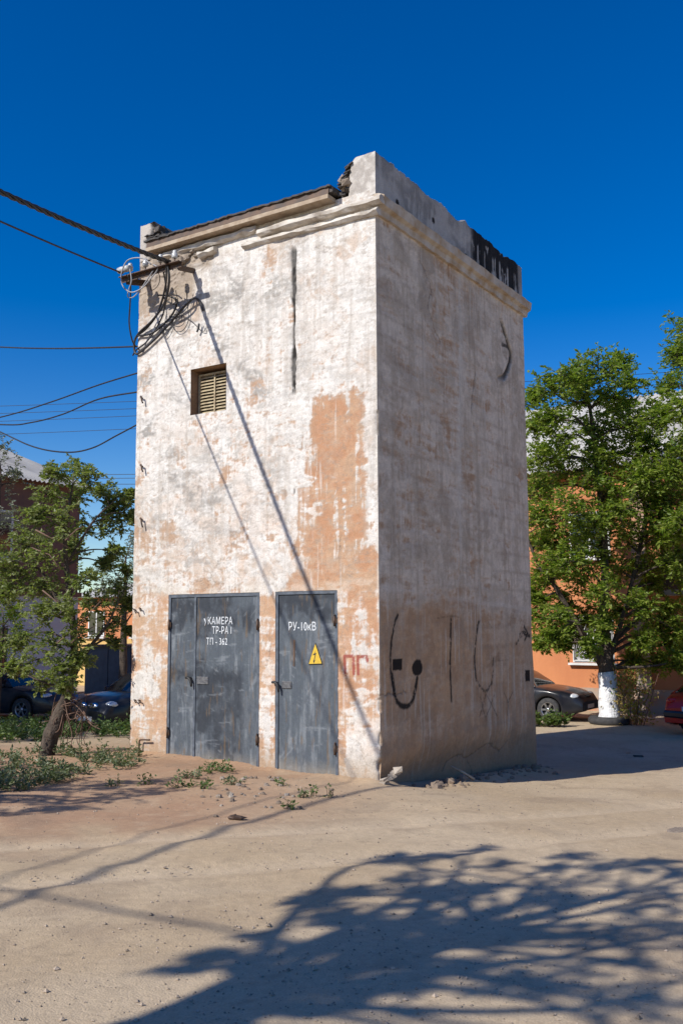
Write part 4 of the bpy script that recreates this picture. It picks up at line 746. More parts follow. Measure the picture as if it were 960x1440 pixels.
# ================================================================== CARS
def sedan(label, paint, loc, heading, grille='bar', hood=.0, group=None, L=4.7, rim_n=6):
    root = tag(empty('parked_car', loc, heading), label, 'car', group); ax = (1.40, -1.30); wr = .325; hw = .885
    xs_ = sorted(set(list(np.linspace(-L/2, L/2, 41))+[a+d for a in ax for d in np.linspace(-.4, .4, 15)]))
    TX = [-L/2, -L/2+.06, -L/2+.3, -1.75, -1.3, -.3, .9, 1.3, 1.8, L/2-.2, L/2-.06, L/2]; TZ = [.66, .86, 1.0, 1.03, 1.0, .96, .96, .93, .86, .76, .68, .55]
    rows = []
    for x in xs_:
        wd = hw-.17*max(0, (x-1.45)/.9)**2-.11*max(0, (-x-1.6)/.75)**2; tp = float(np.interp(x, TX, TZ))+hood*max(0, min(1, (x-.7)))
        zb = .2+.1*max(0, (abs(x)-1.9)/.45); ar = 0
        for a in ax:
            if abs(x-a) < .375: zb = max(zb, wr+math.sqrt(max(0, .375**2-(x-a)**2))*.98); ar = 1
        zb = min(zb, tp-.12); h = tp-zb
        rows.append([(x, wd*.82, zb+.01), (x, wd*.975, zb), (x, wd*1.0, zb+h*.22), (x, wd*1.005, zb+h*.5), (x, wd*.985, zb+h*.72), (x, wd*.95, tp-.055), (x, wd*.86, tp-.012), (x, wd*.5, tp+.012), (x, 0, tp+.018)])
    n = len(rows); k = 17; vs = []; 
    for r in rows: vs += r+[(p[0], -p[1], p[2]) for p in r[:-1][::-1]]
    fs = [(i*k+j, (i+1)*k+j, (i+1)*k+j+1, i*k+j+1) for i in range(n-1) for j in range(k-1)]
    b = MB().add(vs, fs, 0, True); b.add(vs[:k], [tuple(range(k))], 0); b.add(vs[-k:], [tuple(range(k-1, -1, -1))], 0)
    GX = [-1.95, -1.75, -1.35, -1.0, -.6, -.3, -.22, .0, .3, .55, .8, 1.02]; GZ = [1.0, 1.1, 1.3, 1.4, 1.44, 1.45, 1.45, 1.445, 1.41, 1.31, 1.14, .955]
    g = []; glass_ = MB()
    for x, zt in zip(GX, GZ):
        f = (zt-.95)/.5; wb = .83-.05*max(0, x-.5); wt = wb-.21*f; base_ = .955
        g.append([(x, wb, base_), (x, (wb+wt)/2+.03*f, base_+(zt-base_)*.5), (x, wt+.02*f, zt-.07*f), (x, wt-.06, zt-.012), (x, wt*.5, zt+.012), (x, 0, zt+.018)])
    gv = []; kk = 11
    for r in g: gv += r+[(p[0], -p[1], p[2]) for p in r[:-1][::-1]]
    bf = []; gf = []
    for i in range(len(g)-1):
        xm = (GX[i]+GX[i+1])/2
        for j in range(kk-1):
            jj = min(j, kk-2-j); q = (i*kk+j, (i+1)*kk+j, (i+1)*kk+j+1, i*kk+j+1)
            if jj <= 1: gl = (-1.5 < xm < .75) and not (-.3 < xm < -.2)
            elif jj == 2: gl = False
            else: gl = xm > .4 or xm < -1.15
            (gf if gl else bf).append(q)
    b.add(gv, bf, 0, True); b.build('body', paint, root); glass_.add(gv, gf, 0, True).build('window_glass', 'car_glass', root)
    MB().box((-1.95, -.64, .2), (2.0, .64, .72)).build('underbody', 'dark_inside', root)
    for s in (1, -1):
        for a in ax:
            t = MB().lathe([(.2, -.1), (.3, -.105), (wr, -.075), (wr, .075), (.3, .105), (.2, .1), (.2, -.1)], 'y', 28, 0, (0, 0, 0)); t_o = t.build('wheel', 'rubber', root, loc=(a, s*.765, wr))
            r = MB().lathe([(.218, .06), (.21, .1), (.19, .1), (.185, .05)], 'y', 28, 0); r.lathe([(.0, .095), (.055, .09), (.06, .05)], 'y', 14, 0)
            for q in range(rim_n):
                an = 2*math.pi*q/rim_n; ca, sa = math.cos(an), math.sin(an); w_ = .03
                r.add([(ca*.04-sa*w_*.8, .085, sa*.04+ca*w_*.8), (ca*.04+sa*w_*.8, .085, sa*.04-ca*w_*.8), (ca*.2+sa*w_, .095, sa*.2-ca*w_), (ca*.2-sa*w_, .095, sa*.2+ca*w_)], [(0, 1, 2, 3), (3, 2, 1, 0)])
            if s < 0: r.v = [(x, -y, z_) for x, y, z_ in r.v]
            r.build('rim', 'alloy', t_o); MB().lathe([(.0, .02*s), (.2, .02*s)], 'y', 20).build('brake_disc', 'dark_inside', t_o)
        q = MB().ball((2.06, s*.62, .70+hood), (.17, .17, .085), 14, 8).build('headlight', 'lamp_glass', root); q.rotation_euler = (0, 0, 0)
        MB().ball((2.2, s*.55, .36), (.06, .09, .04), 10, 6).build('fog_light', 'lamp_glass', root)
        MB().ball((-2.17, s*.62, .82), (.13, .19, .11), 12, 8).build('tail_light', 'tail_glass', root)
        MB().ball((.72, s*.97, 1.0), (.07, .1, .065), 10, 6).build('mirror', paint, root)
        d = MB().box((-.02, s*.885-.003, .8), (.12, s*.885+.012, .83)); d.build('door_handle', 'chrome', root)
    if grille == 'oval':
        for s in (1, -1): MB().ball((2.24, s*.19, .66+hood), (.07, .19, .09), 14, 8).build('grille', 'chrome', root)
    else: MB().ball((2.22, 0, .66), (.08, .36, .065), 14, 8).build('grille', 'dark_inside', root)
    MB().box((2.2, -.7, .46), (2.345, .7, .52)).build('bumper_strip', 'chrome' if grille == 'oval' else 'dark_inside', root, bevel=.02)
    MB().box((2.335, -.26, .36), (2.36, .26, .47)).build('licence_plate', 'plate_white', root); MB().box((-2.37, -.26, .6), (-2.34, .26, .71)).build('licence_plate', 'plate_white', root)
    MB().box((-2.40, -.78, .42), (-2.2, .78, .6)).build('rear_bumper', paint if paint != 'paint_red' else 'paint_dark', root, bevel=.05)
    return root
ang = lambda d: math.atan2(d[1], d[0])
hd = np.array([.839, -.544]); nrm = np.array([.544, .839])
wp = on_ground(772, 1014); c_ = wp[:2]-hd*1.40+nrm*.765
sedan('black sedan with silver alloy wheels parked along the orange house', 'paint_black', (c_[0], c_[1], gz(*c_)+.0), ang(hd))
hd2 = np.array([.80, .60]); p_ = on_ground(947, 1033); c_ = p_[:2]+hd2*2.2+np.array([.60, -.80])*.62
sedan('red car with red tail lamps parked near the tyre planter', 'paint_red', (c_[0], c_[1], gz(*c_)), ang(hd2))
hd3 = np.array([-.544, -.839]); fc = at(147, 1006, 22.6)[:2]; c_ = fc-hd3*2.3+np.array([-.839, .544])*.62
sedan('dark sedan with twin chrome grilles parked behind the leaning tree', 'paint_navy', (c_[0], c_[1], gz(*c_)), ang(hd3), 'oval', .04)
hd4 = np.array([.95, -.31]); wp = at(33, 1000, 27.5)[:2]; c_ = wp-hd4*1.4+np.array([.31, .95])*.76
sedan('dark car with alloy wheels in deep shade beside the brown house', 'paint_dark', (c_[0], c_[1], gz(*c_)), ang(hd4))
# ================================================================== TREES
def leaves_mesh(name, c, axis, up, L, Wd, matname, parent, kind='stuff'):
    """folded rhombic leaves: c base points, axis unit leaf directions, up approximate normals"""
    n = len(c); side = np.cross(axis, up); side /= np.linalg.norm(side, axis=1)[:, None]+1e-9; nn = np.cross(side, axis)
    L = np.broadcast_to(L, n)[:, None]; Wd = np.broadcast_to(Wd, n)[:, None]
    a = c; t = c+axis*L; l = c+axis*L*.45+side*Wd*.5+nn*Wd*.18; r = c+axis*L*.45-side*Wd*.5+nn*Wd*.18
    P = np.stack([a, l, t, r], 1).reshape(-1, 3); b = np.arange(n)*4; F = np.r_[np.stack([b, b+3, b+2], -1), np.stack([b, b+2, b+1], -1)]
    o = np_mesh(name, P, F, matname, parent, smooth_=False); o['kind'] = kind; return o
def rdir(n, g=rng):
    d = g.normal(size=(n, 3)); return d/np.linalg.norm(d, axis=1)[:, None]
def make_tree(name, label, base, trunk, clumps, leaf, twigs=26, per=13, lm='leaf_elm', bark='bark', group=None, limb_r=.05, twig_len=1.0, whitewash=0, up=.25, seed=1, fork=None):
    """trunk: list of (point, radius); clumps: list of (centre, radius). Limbs run from the trunk to each clump, twigs fill the clumps, leaves line the twigs"""
    g = np.random.default_rng(seed); base = np.asarray(base, float); root = tag(empty(name, base), label, 'tree', group)
    tp = smooth([np.r_[p, r] for p, r in trunk], 5); tpts = np.array([q[:3] for q in tp])-base; trad = np.array([q[3] for q in tp]); mb = MB()
    jit = .3*trad[:, None]*g.normal(size=tpts.shape)*.14; jit[0] = 0; mb.tube(tpts+jit, trad, 10); skel = [(tpts, trad)]
    if fork:
        for f in fork:
            fp = smooth([np.r_[p, r] for p, r in f], 5); fpts = np.array([q[:3] for q in fp])-base; fr_ = np.array([q[3] for q in fp]); mb.tube(fpts, fr_, 8); skel.append((fpts, fr_))
    Lc, La, Lu, Ls = [], [], [], []; tw_ = MB()
    for cc, R_ in clumps:
        cc = np.asarray(cc, float)-base; best = None
        for pts, rd in skel:
            dd = np.linalg.norm(pts-cc, axis=1)+np.where(pts[:, 2] > cc[2]-.2*R_, 1.5, 0)+np.where(pts[:, 2] < .25*tpts[-1, 2]*.6, 1., 0); i = int(np.argmin(dd))
            if best is None or dd[i] < best[0]: best = (dd[i], pts[i], rd[i])
        p0, r0 = best[1], best[2]; mid = (p0+cc)/2+np.array([0, 0, .12*np.linalg.norm(cc-p0)])+g.normal(size=3)*.08*np.linalg.norm(cc-p0)
        lp = smooth([p0, mid, cc], 5); lr = np.linspace(min(r0*.7, limb_r), limb_r*.25, len(lp)); mb.tube(lp, list(lr), 6)
        nt_ = int(twigs*(.7+.6*g.random())); d = rdir(nt_, g); d[:, 2] = d[:, 2]*.8+up; d /= np.linalg.norm(d, axis=1)[:, None]
        st = cc+rdir(nt_, g)*R_*.75*g.random((nt_, 1))**.6; ln = R_*(.35+.5*g.random(nt_))*twig_len
        for i in range(nt_):
            e = st[i]+d[i]*ln[i]; m_ = st[i]+d[i]*ln[i]*.5+np.array([0, 0, .06*ln[i]])
            if i % 2 == 0: tw_.tube([cc+(st[i]-cc)*.3, st[i], m_, e], [limb_r*.2, limb_r*.16, limb_r*.1, limb_r*.05], 3, cap=False)
        k = per; t = np.tile(np.linspace(.12, 1, k), (nt_, 1))+g.normal(size=(nt_, k))*.03
        pos = st[:, None]+d[:, None]*(ln[:, None]*t)[..., None]; pos[..., 2] += .06*(ln[:, None]*t*(1-t)*4)-.10*ln[:, None]*t**2
        sd = np.cross(d, [0, 0, 1.]); sd /= np.linalg.norm(sd, axis=1)[:, None]+1e-9; sg = np.where(np.arange(k) % 2 == 0, 1, -1)
        axd = d[:, None]*.55+sd[:, None]*sg[None, :, None]*.85+g.normal(size=(nt_, k, 3))*.35; axd[..., 2] -= .12; axd /= np.linalg.norm(axd, axis=2)[..., None]
        upv = np.array([0, 0, 1.])+g.normal(size=(nt_, k, 3))*.55
        Lc.append(pos.reshape(-1, 3)); La.append(axd.reshape(-1, 3)); Lu.append(upv.reshape(-1, 3)); Ls.append(leaf*(.65+.6*g.random(nt_*k)))
    trunk_o = mb.build('trunk', bark, root)
    if tw_.v:
        q = tw_.build('twigs', bark, root); q['kind'] = 'stuff'
    Ls = np.concatenate(Ls); leaves_mesh('crown', np.concatenate(Lc), np.concatenate(La), np.concatenate(Lu), Ls, Ls*.5, lm, root)
    if whitewash:
        i1 = np.argmax(tpts[:, 2] > whitewash); wp_ = (tpts+jit)[:i1+1]; q = MB().tube(wp_, list(trad[:i1+1]*1.03+.004), 14); q.build('whitewash', 'whitewash', trunk_o)
    return root
def pc(lst, d, spread=.7, seed=0, k=1.):
    g = np.random.default_rng(seed); out = []
    for x, y, r in lst:
        dd = d+g.uniform(-spread, spread); out.append((at(x, y, dd), k*r/FPX*dd))
    return out
# whitewashed elm by the orange house
tb = on_ground(856, 1018); D_ = tb[1]
def px(x, y, dd=0): return at(x, y, D_+dd)
cl = [(800,530,26),(840,520,24),(872,515,20),(885,540,18),(770,545,20),(815,565,26),(860,560,24),(770,590,20),(752,600,14),(795,615,24),(760,645,24),(840,610,22),(885,600,26),(915,585,22),(800,665,28),(765,690,24),(840,680,26),(885,650,30),(925,640,28),(760,730,22),(805,715,30),(850,725,26),(895,700,30),(935,700,28),(790,765,28),(835,775,24),(770,800,22),(815,815,24),(845,835,20),(880,755,22),(925,755,26),(952,745,22),(790,850,18),(760,870,20),(775,895,14),(825,870,16),(945,790,22),(925,880,20),(945,860,22),(905,900,16),(940,905,20),(955,890,18),(890,930,12),(925,935,14),(955,930,14),(810,540,16),(850,640,18),(905,670,22),(955,670,24)]
make_tree('elm_tree', 'leafy elm with whitewashed trunk foot standing in an old tyre', tb-np.array([0, 0, .1]), [(tb-np.array([0, 0, .15]), .30), (px(855, 985), .25), (px(853, 945), .235), (px(851, 915), .19), (px(848, 860), .13), (px(850, 780), .10), (px(842, 690), .07), (px(832, 600), .06), (px(825, 545), .03)],
          pc(cl+[(835,740,26),(870,800,24),(820,790,26),(800,890,16),(850,880,16),(870,860,18),(785,735,26),(860,690,26),(835,645,24),(905,800,22),(900,850,20),(830,910,12),(765,760,24),(920,820,20),(752,690,22),(758,820,22),(780,870,20),(755,845,16),(790,790,24),(750,560,14),(775,640,24),(790,905,12),(760,905,10),(900,620,24),(870,575,20),(940,660,24),(930,720,26),(870,720,24)], D_, 1.5, 3, 1.5), .13, twigs=66, per=14, whitewash=1.5, seed=5, limb_r=.055,
          fork=[[(px(850, 940), .14), (px(832, 912), .10), (px(805, 868), .08), (px(780, 825), .065), (px(757, 795), .05), (px(735, 740), .03)], [(px(852, 935), .11), (px(868, 890), .075), (px(885, 830), .06), (px(905, 740), .06), (px(915, 660), .03)]])
ty = tag(empty('tyre_planter', tb+np.array([0, -.0, 0])), 'old black car tyre lying round the whitewashed trunk', 'tyre')
MB().lathe([(.33, .0), (.40, -.01), (.50, .0), (.56, .06), (.56, .15), (.50, .21), (.40, .215), (.34, .2), (.31, .1), (.33, 0)], 'z', 28).build('tread', 'rubber', ty)
g = np.random.default_rng(9); n = 700; c = tb+np.c_[g.normal(.55, .28, n), g.normal(-.25, .25, n), g.random(n)**1.1*1.5]; sp_ = tag(empty('sucker_shoots', tb+np.array([.55, -.25, 0])), 'yellowing leafy shoots sprouting beside the whitewashed trunk', 'shrub')
mb = MB()
for i in range(12):
    a = np.array([g.normal(0, .16), g.normal(0, .16), 0]); mb.tube([a, a*1.6+np.array([0, 0, .6]), a*2.4+np.array([g.normal(0, .1), 0, .9+.6*g.random()])], [.012, .009, .004], 4)
mb.build('stem', 'dry_twig', sp_)['kind'] = 'stuff'; leaves_mesh('foliage', c-tb-np.array([.55, -.25, 0]), rdir(n, g), rdir(n, g)+np.array([0, 0, 1.]), .1, .06, 'leaf_dry', sp_); c2 = c[::2]+np.array([.05, .1, .15]); leaves_mesh('foliage', c2-tb-np.array([.55, -.25, 0]), rdir(len(c2), g), rdir(len(c2), g), .1, .055, 'leaf_elm', sp_)
# bigger tree at the right edge
D2 = 25.; b2 = at(1075, 1020, D2); b2[2] = gz(b2[0], b2[1])-.1
cl = [(955,500,24),(975,460,32),(940,545,22),(965,570,30),(1000,520,36),(930,590,22),(960,630,28),(1010,600,40),(1060,500,50),(1060,600,50),(985,690,34),(1040,700,44),(1100,560,50),(1120,660,50),(1010,780,36),(965,735,26),(1075,790,44),(1140,760,44),(1020,440,40),(1080,430,44),(985,820,26)]
make_tree('elm_tree', 'taller dense elm rising beside the orange house beyond the red car', b2, [(b2, .3), (b2+np.array([0, 0, 2.]), .24), (at(1065, 720, D2), .17), (at(1050, 560, D2), .09), (at(1045, 460, D2), .04)], pc(cl, D2, 1.6, 4, 1.35), .125, twigs=75, per=14, seed=6, limb_r=.06)
# small leaning tree on the left
tb = on_ground(64, 1063); D_ = tb[1]
cl = [(75,670,16),(100,665,18),(125,672,16),(70,700,20),(105,700,24),(138,690,16),(150,712,14),(165,700,12),(172,690,9),(160,730,16),(135,735,16),(178,722,8),(85,735,24),(50,725,16),(35,765,24),(10,790,24),(60,780,24),(25,815,26),(65,825,24),(10,840,20),(105,775,16),(150,770,9),(140,790,12),(120,815,16),(90,855,20),(60,865,20),(130,850,18),(155,830,16),(172,850,14),(150,880,18),(175,890,12),(110,895,20),(75,905,18),(45,930,18),(85,945,20),(112,930,14),(150,905,10),(25,900,14),(60,960,14),(92,965,12),(20,940,10),(170,800,10),(118,745,14)]
tr = make_tree('leaning_tree', 'small leaning elm with rough trunk and feathery leaves beside the tower', tb-np.array([0, 0, .1]), [(tb-np.array([0, 0, .15]), .135), (px(70, 1042), .125), (px(76, 1026), .128), (px(85, 1004), .11), (px(95, 975), .075), (px(104, 930), .06), (px(103, 880), .05), (px(96, 820), .042), (px(92, 760), .032), (px(98, 710), .02), (px(103, 680), .01)], [(c+np.array([0, .5, 0])*(c[0] > -3.9), r) for c, r in pc(cl, D_, .5, 8, 1.45)], .07, twigs=42, per=16, lm='leaf_small', seed=11, limb_r=.022,
          fork=[[(px(95, 970), .05), (px(120, 920), .035), (px(150, 880), .02), (px(165, 850), .01)], [(px(103, 880), .035), (px(85, 850), .03), (px(55, 800), .02), (px(30, 780), .01)], [(px(97, 790), .025), (px(130, 735), .018), (px(160, 705), .008)]])
mb = MB(); g = np.random.default_rng(4); tl = tb-np.array([0, 0, .1])
for i in range(34):   # bare broken shoots drooping round the trunk
    s = px(g.uniform(82, 105), g.uniform(960, 1010), g.uniform(-.15, .15))-tl; e = px(g.uniform(60, 145), g.uniform(1005, 1064), g.uniform(-.5, .5))-tl; e[2] = max(e[2], .14); mb.tube(smooth([s, (s*.6+e*.4)+np.array([g.normal(0, .13), g.normal(0, .13), .15]), (s*.2+e*.8)+g.normal(size=3)*.06, e], 3), .004+.004*g.random(), 4)
for (a, b_, c) in (((80, 905), (110, 880), (142, 845)), ((60, 830), (85, 850), (100, 880)), ((50, 745), (75, 758), (100, 772)), ((92, 760), (108, 745), (118, 740)), ((85, 800), (70, 780), (45, 770)), ((100, 905), (115, 890), (135, 880))): mb.tube([px(*a, -.5)-tl, px(*b_, -.45)-tl, px(*c, -.35)-tl], [.012, .01, .006], 5)
q = mb.build('dry_twigs', 'dry_twig', tr); q['kind'] = 'stuff'
# silver trees behind
def simple_tree(label, px_base, D, cl, lm, leaf, seed, **k):
    b = at(px_base[0], px_base[1], D); b[2] = gz(b[0], b[1])-.1; top_ = min(c[1] for c in cl); mx = np.mean([c[0] for c in cl]); tp = at(mx, top_+30, D)
    return make_tree('oleaster_tree', label, b, [(b, .16), (b*.6+tp*.4, .12), (b*.2+tp*.8, .06), (tp, .03)], pc(cl, D, .8, seed, 1.4), leaf, lm=lm, seed=seed, **k)
simple_tree('silvery grey oleaster in front of the corrugated roof', (-20, 1000), 22., [(0,650,22),(15,680,20),(-20,690,30),(10,720,22),(-15,740,26),(20,745,16),(-30,640,26),(5,630,14),(25,665,10)], 'leaf_silver', .08, 21, twigs=16, per=12, limb_r=.03)
simple_tree('silvery grey oleaster between the tower and the low house', (172, 985), 30., [(150,800,16),(170,790,18),(186,775,18),(200,800,22),(160,820,16),(180,825,20),(210,770,22),(190,755,10),(145,830,12),(165,850,14),(190,860,18)], 'leaf_silver', .1, 22, twigs=24, per=12, limb_r=.035)
simple_tree('dark leafy tree in shade against the white lower wall', (-10, 990), 23.5, [(0,850,26),(15,880,24),(-20,900,30),(5,920,22),(25,905,14),(-10,870,30),(22,860,14)], 'leaf_elm', .09, 23, twigs=26, per=12, limb_r=.03)
# trees outside the frame whose shade falls into it
def shade_tree(label, cols, hrange, trunk_base, leaf, seed, twigs, per, rad, lm='leaf_elm'):
    g = np.random.default_rng(seed); cl = []
    for G in cols:
        h = g.uniform(*hrange); cl.append((np.array([G[0], G[1], G[2]])-S/abs(S[2])*h, rad*(G[3] if len(G) > 3 else 1.)*g.uniform(.75, 1.25)))
    cen = np.mean([c[0] for c in cl], 0); b = np.array([trunk_base[0], trunk_base[1], gz(*trunk_base)-.1]); low = b*.45+np.array([b[0], b[1], cen[2]])*.55
    return make_tree('shade_tree', label, b, [(b, .28), (b*.7+low*.3, .22), (low, .17), (low*.4+cen*.6, .11), (cen, .05)], cl, leaf, twigs=twigs, per=per, lm=lm, seed=seed, limb_r=.05)
def inside(p, poly):
    r = False; j = len(poly)-1
    for i in range(len(poly)):
        if (poly[i][1] > p[1]) != (poly[j][1] > p[1]) and p[0] < (poly[j][0]-poly[i][0])*(p[1]-poly[i][1])/(poly[j][1]-poly[i][1])+poly[i][0]: r = not r
        j = i
    return r
def low_ground(p):
    if p[1] < 1500: return on_ground(*p)
    d = ray(*p); return CAM+d*((.35-2.1)/d[2])
poly = [(640,1222),(1000,1218),(1150,1228),(1260,1440),(1150,1640),(520,1640),(560,1450),(660,1400),(640,1330)]
g = np.random.default_rng(31); pts = []
for line in ([(960,1228),(830,1216),(700,1210),(600,1208),(535,1222)], [(800,1268),(650,1252),(540,1256),(480,1262),(440,1266)], [(860,1320),(680,1308),(520,1312),(420,1328),(330,1344),(262,1358)], [(760,1385),(600,1378),(480,1392),(380,1405),(310,1420),(265,1432)], [(560,1290),(500,1296),(450,1300)]):
    P_ = smooth([np.array(q, float) for q in line], 3); n_ = len(P_)
    for k, q in enumerate(P_): pts.append(np.r_[low_ground(q+g.normal(size=2)*np.array([16, 9])), .8-.45*k/n_])
nf = len(pts)
for i in range(4000):
    p = (g.uniform(520, 1260), 1200+440*g.random()**1.3)
    if inside(p, poly):
        G = low_ground(p)
        if all(np.hypot(G[0]-q[0], G[1]-q[1]) > .5 for q in pts): pts.append(np.r_[G, 1.0])
    if len(pts) > nf+52: break
shade_tree('large elm whose branches shade the dirt road', pts, (5.4, 6.9), (-7.0, -.9), .075, 32, 17, 11, .29)
pts = [on_ground(x, y) for x, y in ((10,1098),(60,1105),(120,1108),(170,1100),(210,1112),(20,1125),(90,1128),(150,1122),(-40,1110),(-60,1130),(-100,1115),(60,1138),(230,1098),(-30,1145),(-120,1140),(10,1080),(70,1088),(-60,1085))]
shade_tree('small elm shading the weeds at the roadside', pts, (3.4, 4.6), (-8.6, 8.3), .08, 33, 22, 11, .36, 'leaf_small')
pts = [np.array([x, y, -.5]) for x, y in ((-6,23),(-7.5,24),(-5.2,21.5),(-8,26),(-9.5,25.5),(-6.8,21.5),(-8.2,22.5),(-10,28),(-7,26.5),(-5.6,25),(-11,26.5),(-9.3,23.7),(-4.8,23.4),(-8.8,28.5),(-6.2,19.8))]
shade_tree('broad elm shading the cars parked by the brown house', pts, (6, 8.5), (-14.2, 18.6), .12, 34, 40, 12, .95)
# ================================================================== WEEDS AND GRASS
def weeds(name, spots, matname, label=None, cat=None, group=None, leaf=.05, kind=None, seed=1, root_loc=None):
    """spots: (x, y, radius, height, n)"""
    g = np.random.default_rng(seed); C_, A_, U_, L_ = [], [], [], []; st = MB(); o0 = np.zeros(3) if root_loc is None else np.asarray(root_loc, float)
    for (x, y, r, h, n) in spots:
        z0 = gz(x, y); ns = max(3, n//14); ang_ = g.random(ns)*6.283; rr = r*np.sqrt(g.random(ns)); bx = x+rr*np.cos(ang_)*.5; by = y+rr*np.sin(ang_)*.5; tx = x+rr*np.cos(ang_)*1.25; ty_ = y+rr*np.sin(ang_)*1.25; hh = h*(.5+.6*g.random(ns))*(1.1-.5*(rr/r)**2)
        for i in range(ns):
            st.tube([np.array([bx[i], by[i], z0-.02])-o0, np.array([(bx[i]+tx[i])/2, (by[i]+ty_[i])/2, z0+hh[i]*.6])-o0, np.array([tx[i], ty_[i], z0+hh[i]])-o0], [.005, .004, .002], 3, cap=False)
        k = g.integers(0, ns, n); t = .15+.9*g.random(n); p = np.stack([bx[k]+(tx[k]-bx[k])*t, by[k]+(ty_[k]-by[k])*t, z0+hh[k]*t], -1)+g.normal(size=(n, 3))*.02
        C_.append(p-o0); a = rdir(n, g); a[:, 2] = np.abs(a[:, 2])*.5+.05; A_.append(a/np.linalg.norm(a, axis=1)[:, None]); U_.append(np.array([0, 0, 1.])+g.normal(size=(n, 3))*.5); L_.append(leaf*(.6+.8*g.random(n)))
    L_ = np.concatenate(L_); root = None
    if kind != 'stuff':
        root = tag(empty(name, o0), label, cat, group); st.build('stem', 'dry_twig', root)['kind'] = 'stuff'; leaves_mesh('foliage', np.concatenate(C_), np.concatenate(A_), np.concatenate(U_), L_, L_*.5, matname, root)
    else:
        o = leaves_mesh(name, np.concatenate(C_), np.concatenate(A_), np.concatenate(U_), L_, L_*.5, matname, None); tag(o, label, cat)
def scatter(n, poly, hmin, hmax, rmin, rmax, nl, seed):
    g = np.random.default_rng(seed); out = []; xs_ = [p[0] for p in poly]; ys_ = [p[1] for p in poly]
    while len(out) < n:
        p = (g.uniform(min(xs_), max(xs_)), g.uniform(min(ys_), max(ys_)))
        if inside(p, poly):
            G = on_ground(*p); out.append((G[0], G[1], g.uniform(rmin, rmax), g.uniform(hmin, hmax), nl))
    return out
weeds('weed_carpet', scatter(70, [(-60,1062),(60,1058),(130,1060),(196,1062),(205,1085),(150,1090),(90,1098),(40,1112),(-60,1118)], .06, .28, .1, .24, 85, 41), 'leaf_dusty', 'dusty grey-green weeds growing round the leaning trunk', 'weeds', leaf=.055, kind='stuff', seed=42)
weeds('weed_thicket', scatter(70, [(-60,1024),(60,1022),(120,1026),(186,1024),(187,1038),(100,1040),(0,1046),(-60,1048)], .22, .42, .2, .4, 130, 43), 'leaf_weed', 'tall green weeds in front of the parked dark sedan', 'weeds', leaf=.075, kind='stuff', seed=44)
WL = ['flat dusty weed patch below the narrow leaf of the double door', 'widest weed patch, against the double door', 'low weed patch just in front of the widest one', 'bushy little weed below the wide door leaf', 'weed patch touching the foot of the wide door leaf', 'sparse weed sprig below the pier between the doors', 'tiny weed sprig among the rubble stones', 'tufted weed in front of the narrow steel door', 'flat weed sprig in front of the rubble stones', 'small weed at the edge of the leaning tree shade', 'small weed at the wall foot near the bent pipe', 'smallest weed sprig, below the warning triangle door']
GW = 'low weed patches on the bare soil by the doors'
for i, (x, y, r, n) in enumerate(((258,1094,.3,170),(292,1086,.32,190),(270,1108,.3,170),(322,1104,.16,100),(318,1085,.2,110),(398,1106,.09,40),(418,1122,.08,36),(437,1120,.1,60),(410,1138,.1,50),(162,1104,.12,60),(205,1103,.1,50),(463,1122,.06,26))):
    G = on_ground(x, y); weeds('weed_patch', [(G[0]+random.uniform(-r, r)*.5, G[1]+random.uniform(-r, r)*.3, r*.7, .05+.1*random.random(), n//2) for k in range(2)], 'leaf_dusty' if i % 3 == 0 else 'leaf_weed', WL[i], 'weeds', GW, .045, seed=50+i, root_loc=G)
G = on_ground(768, 1022); weeds('grass_tuft', [(G[0]-.35+.16*k, G[1]+random.uniform(-.1, .15), .2, .42, 120) for k in range(6)], 'leaf_grass', 'bright green grass tuft at the foot of the tower by the black sedan', 'grass', None, .12, seed=71, root_loc=G)
# ================================================================== STONES, CLODS, PEBBLES, STICKS, COVER
def rock_mesh(seed):
    g = np.random.default_rng(seed); mb = MB(); mb.ball((0, 0, 0), (1, .8, .6), 7, 4); mb.v = [tuple(np.array(p)*(.75+.5*g.random())) for p in mb.v]; mb.sm = [False]*len(mb.sm); return mb
def rocks(name, spots, mats_, label, cat, group):
    protos = []
    for i, (G, s) in enumerate(spots):
        if len(protos) < 5:
            o = rock_mesh(200+i).build(name, mats_[i % len(mats_)]); protos.append(o)
        else:
            o = protos[i % 5].copy(); COL.objects.link(o)
        o.location = (G[0], G[1], G[2]+s*.22); o.scale = (s, s, s); o.rotation_euler = (random.uniform(-.3, .3), random.uniform(-.3, .3), random.uniform(0, 6)); tag(o, label, cat, group)
sp = []
for i in range(60):
    x, y = random.gauss(365, 45), random.gauss(1110, 15); x = min(max(x, 285), 465); y = min(max(y, 1096), 1158); sp.append((on_ground(x, y), random.uniform(.014, .045)))
rocks('rubble_stone', sp, ['pale_stone', 'stone', 'clod', 'stone', 'clod'], 'small pale rubble stone on the soil before the steel doors', 'stone', 'rubble stones before the doors')
sp = []
for i in range(110):
    v_ = random.uniform(.4, 4.9); o_ = abs(random.gauss(.26, .2))+.05; p = tw(o_, v_, 0); sp.append((np.array([p[0], p[1], gz(p[0], p[1])]), random.uniform(.018, .05)*(1 if i % 7 else 2.1)))
rocks('dirt_clod', sp, ['clod', 'clod', 'clod', 'clod', 'clod'], 'crumbled clod of plaster and mud at the foot of the shaded wall', 'clod', 'clods along the shaded wall')
G = on_ground(332, 1152); o = rock_mesh(301).build('dark_stone', 'iron'); o.location = (G[0], G[1], G[2]+.02); o.scale = (.1, .07, .05); tag(o, 'flat dark stone lying on the soil before the doors', 'stone')
p = tw(.08, .02, 0); G = np.array([p[0], p[1], gz(p[0], p[1])]); o = MB()
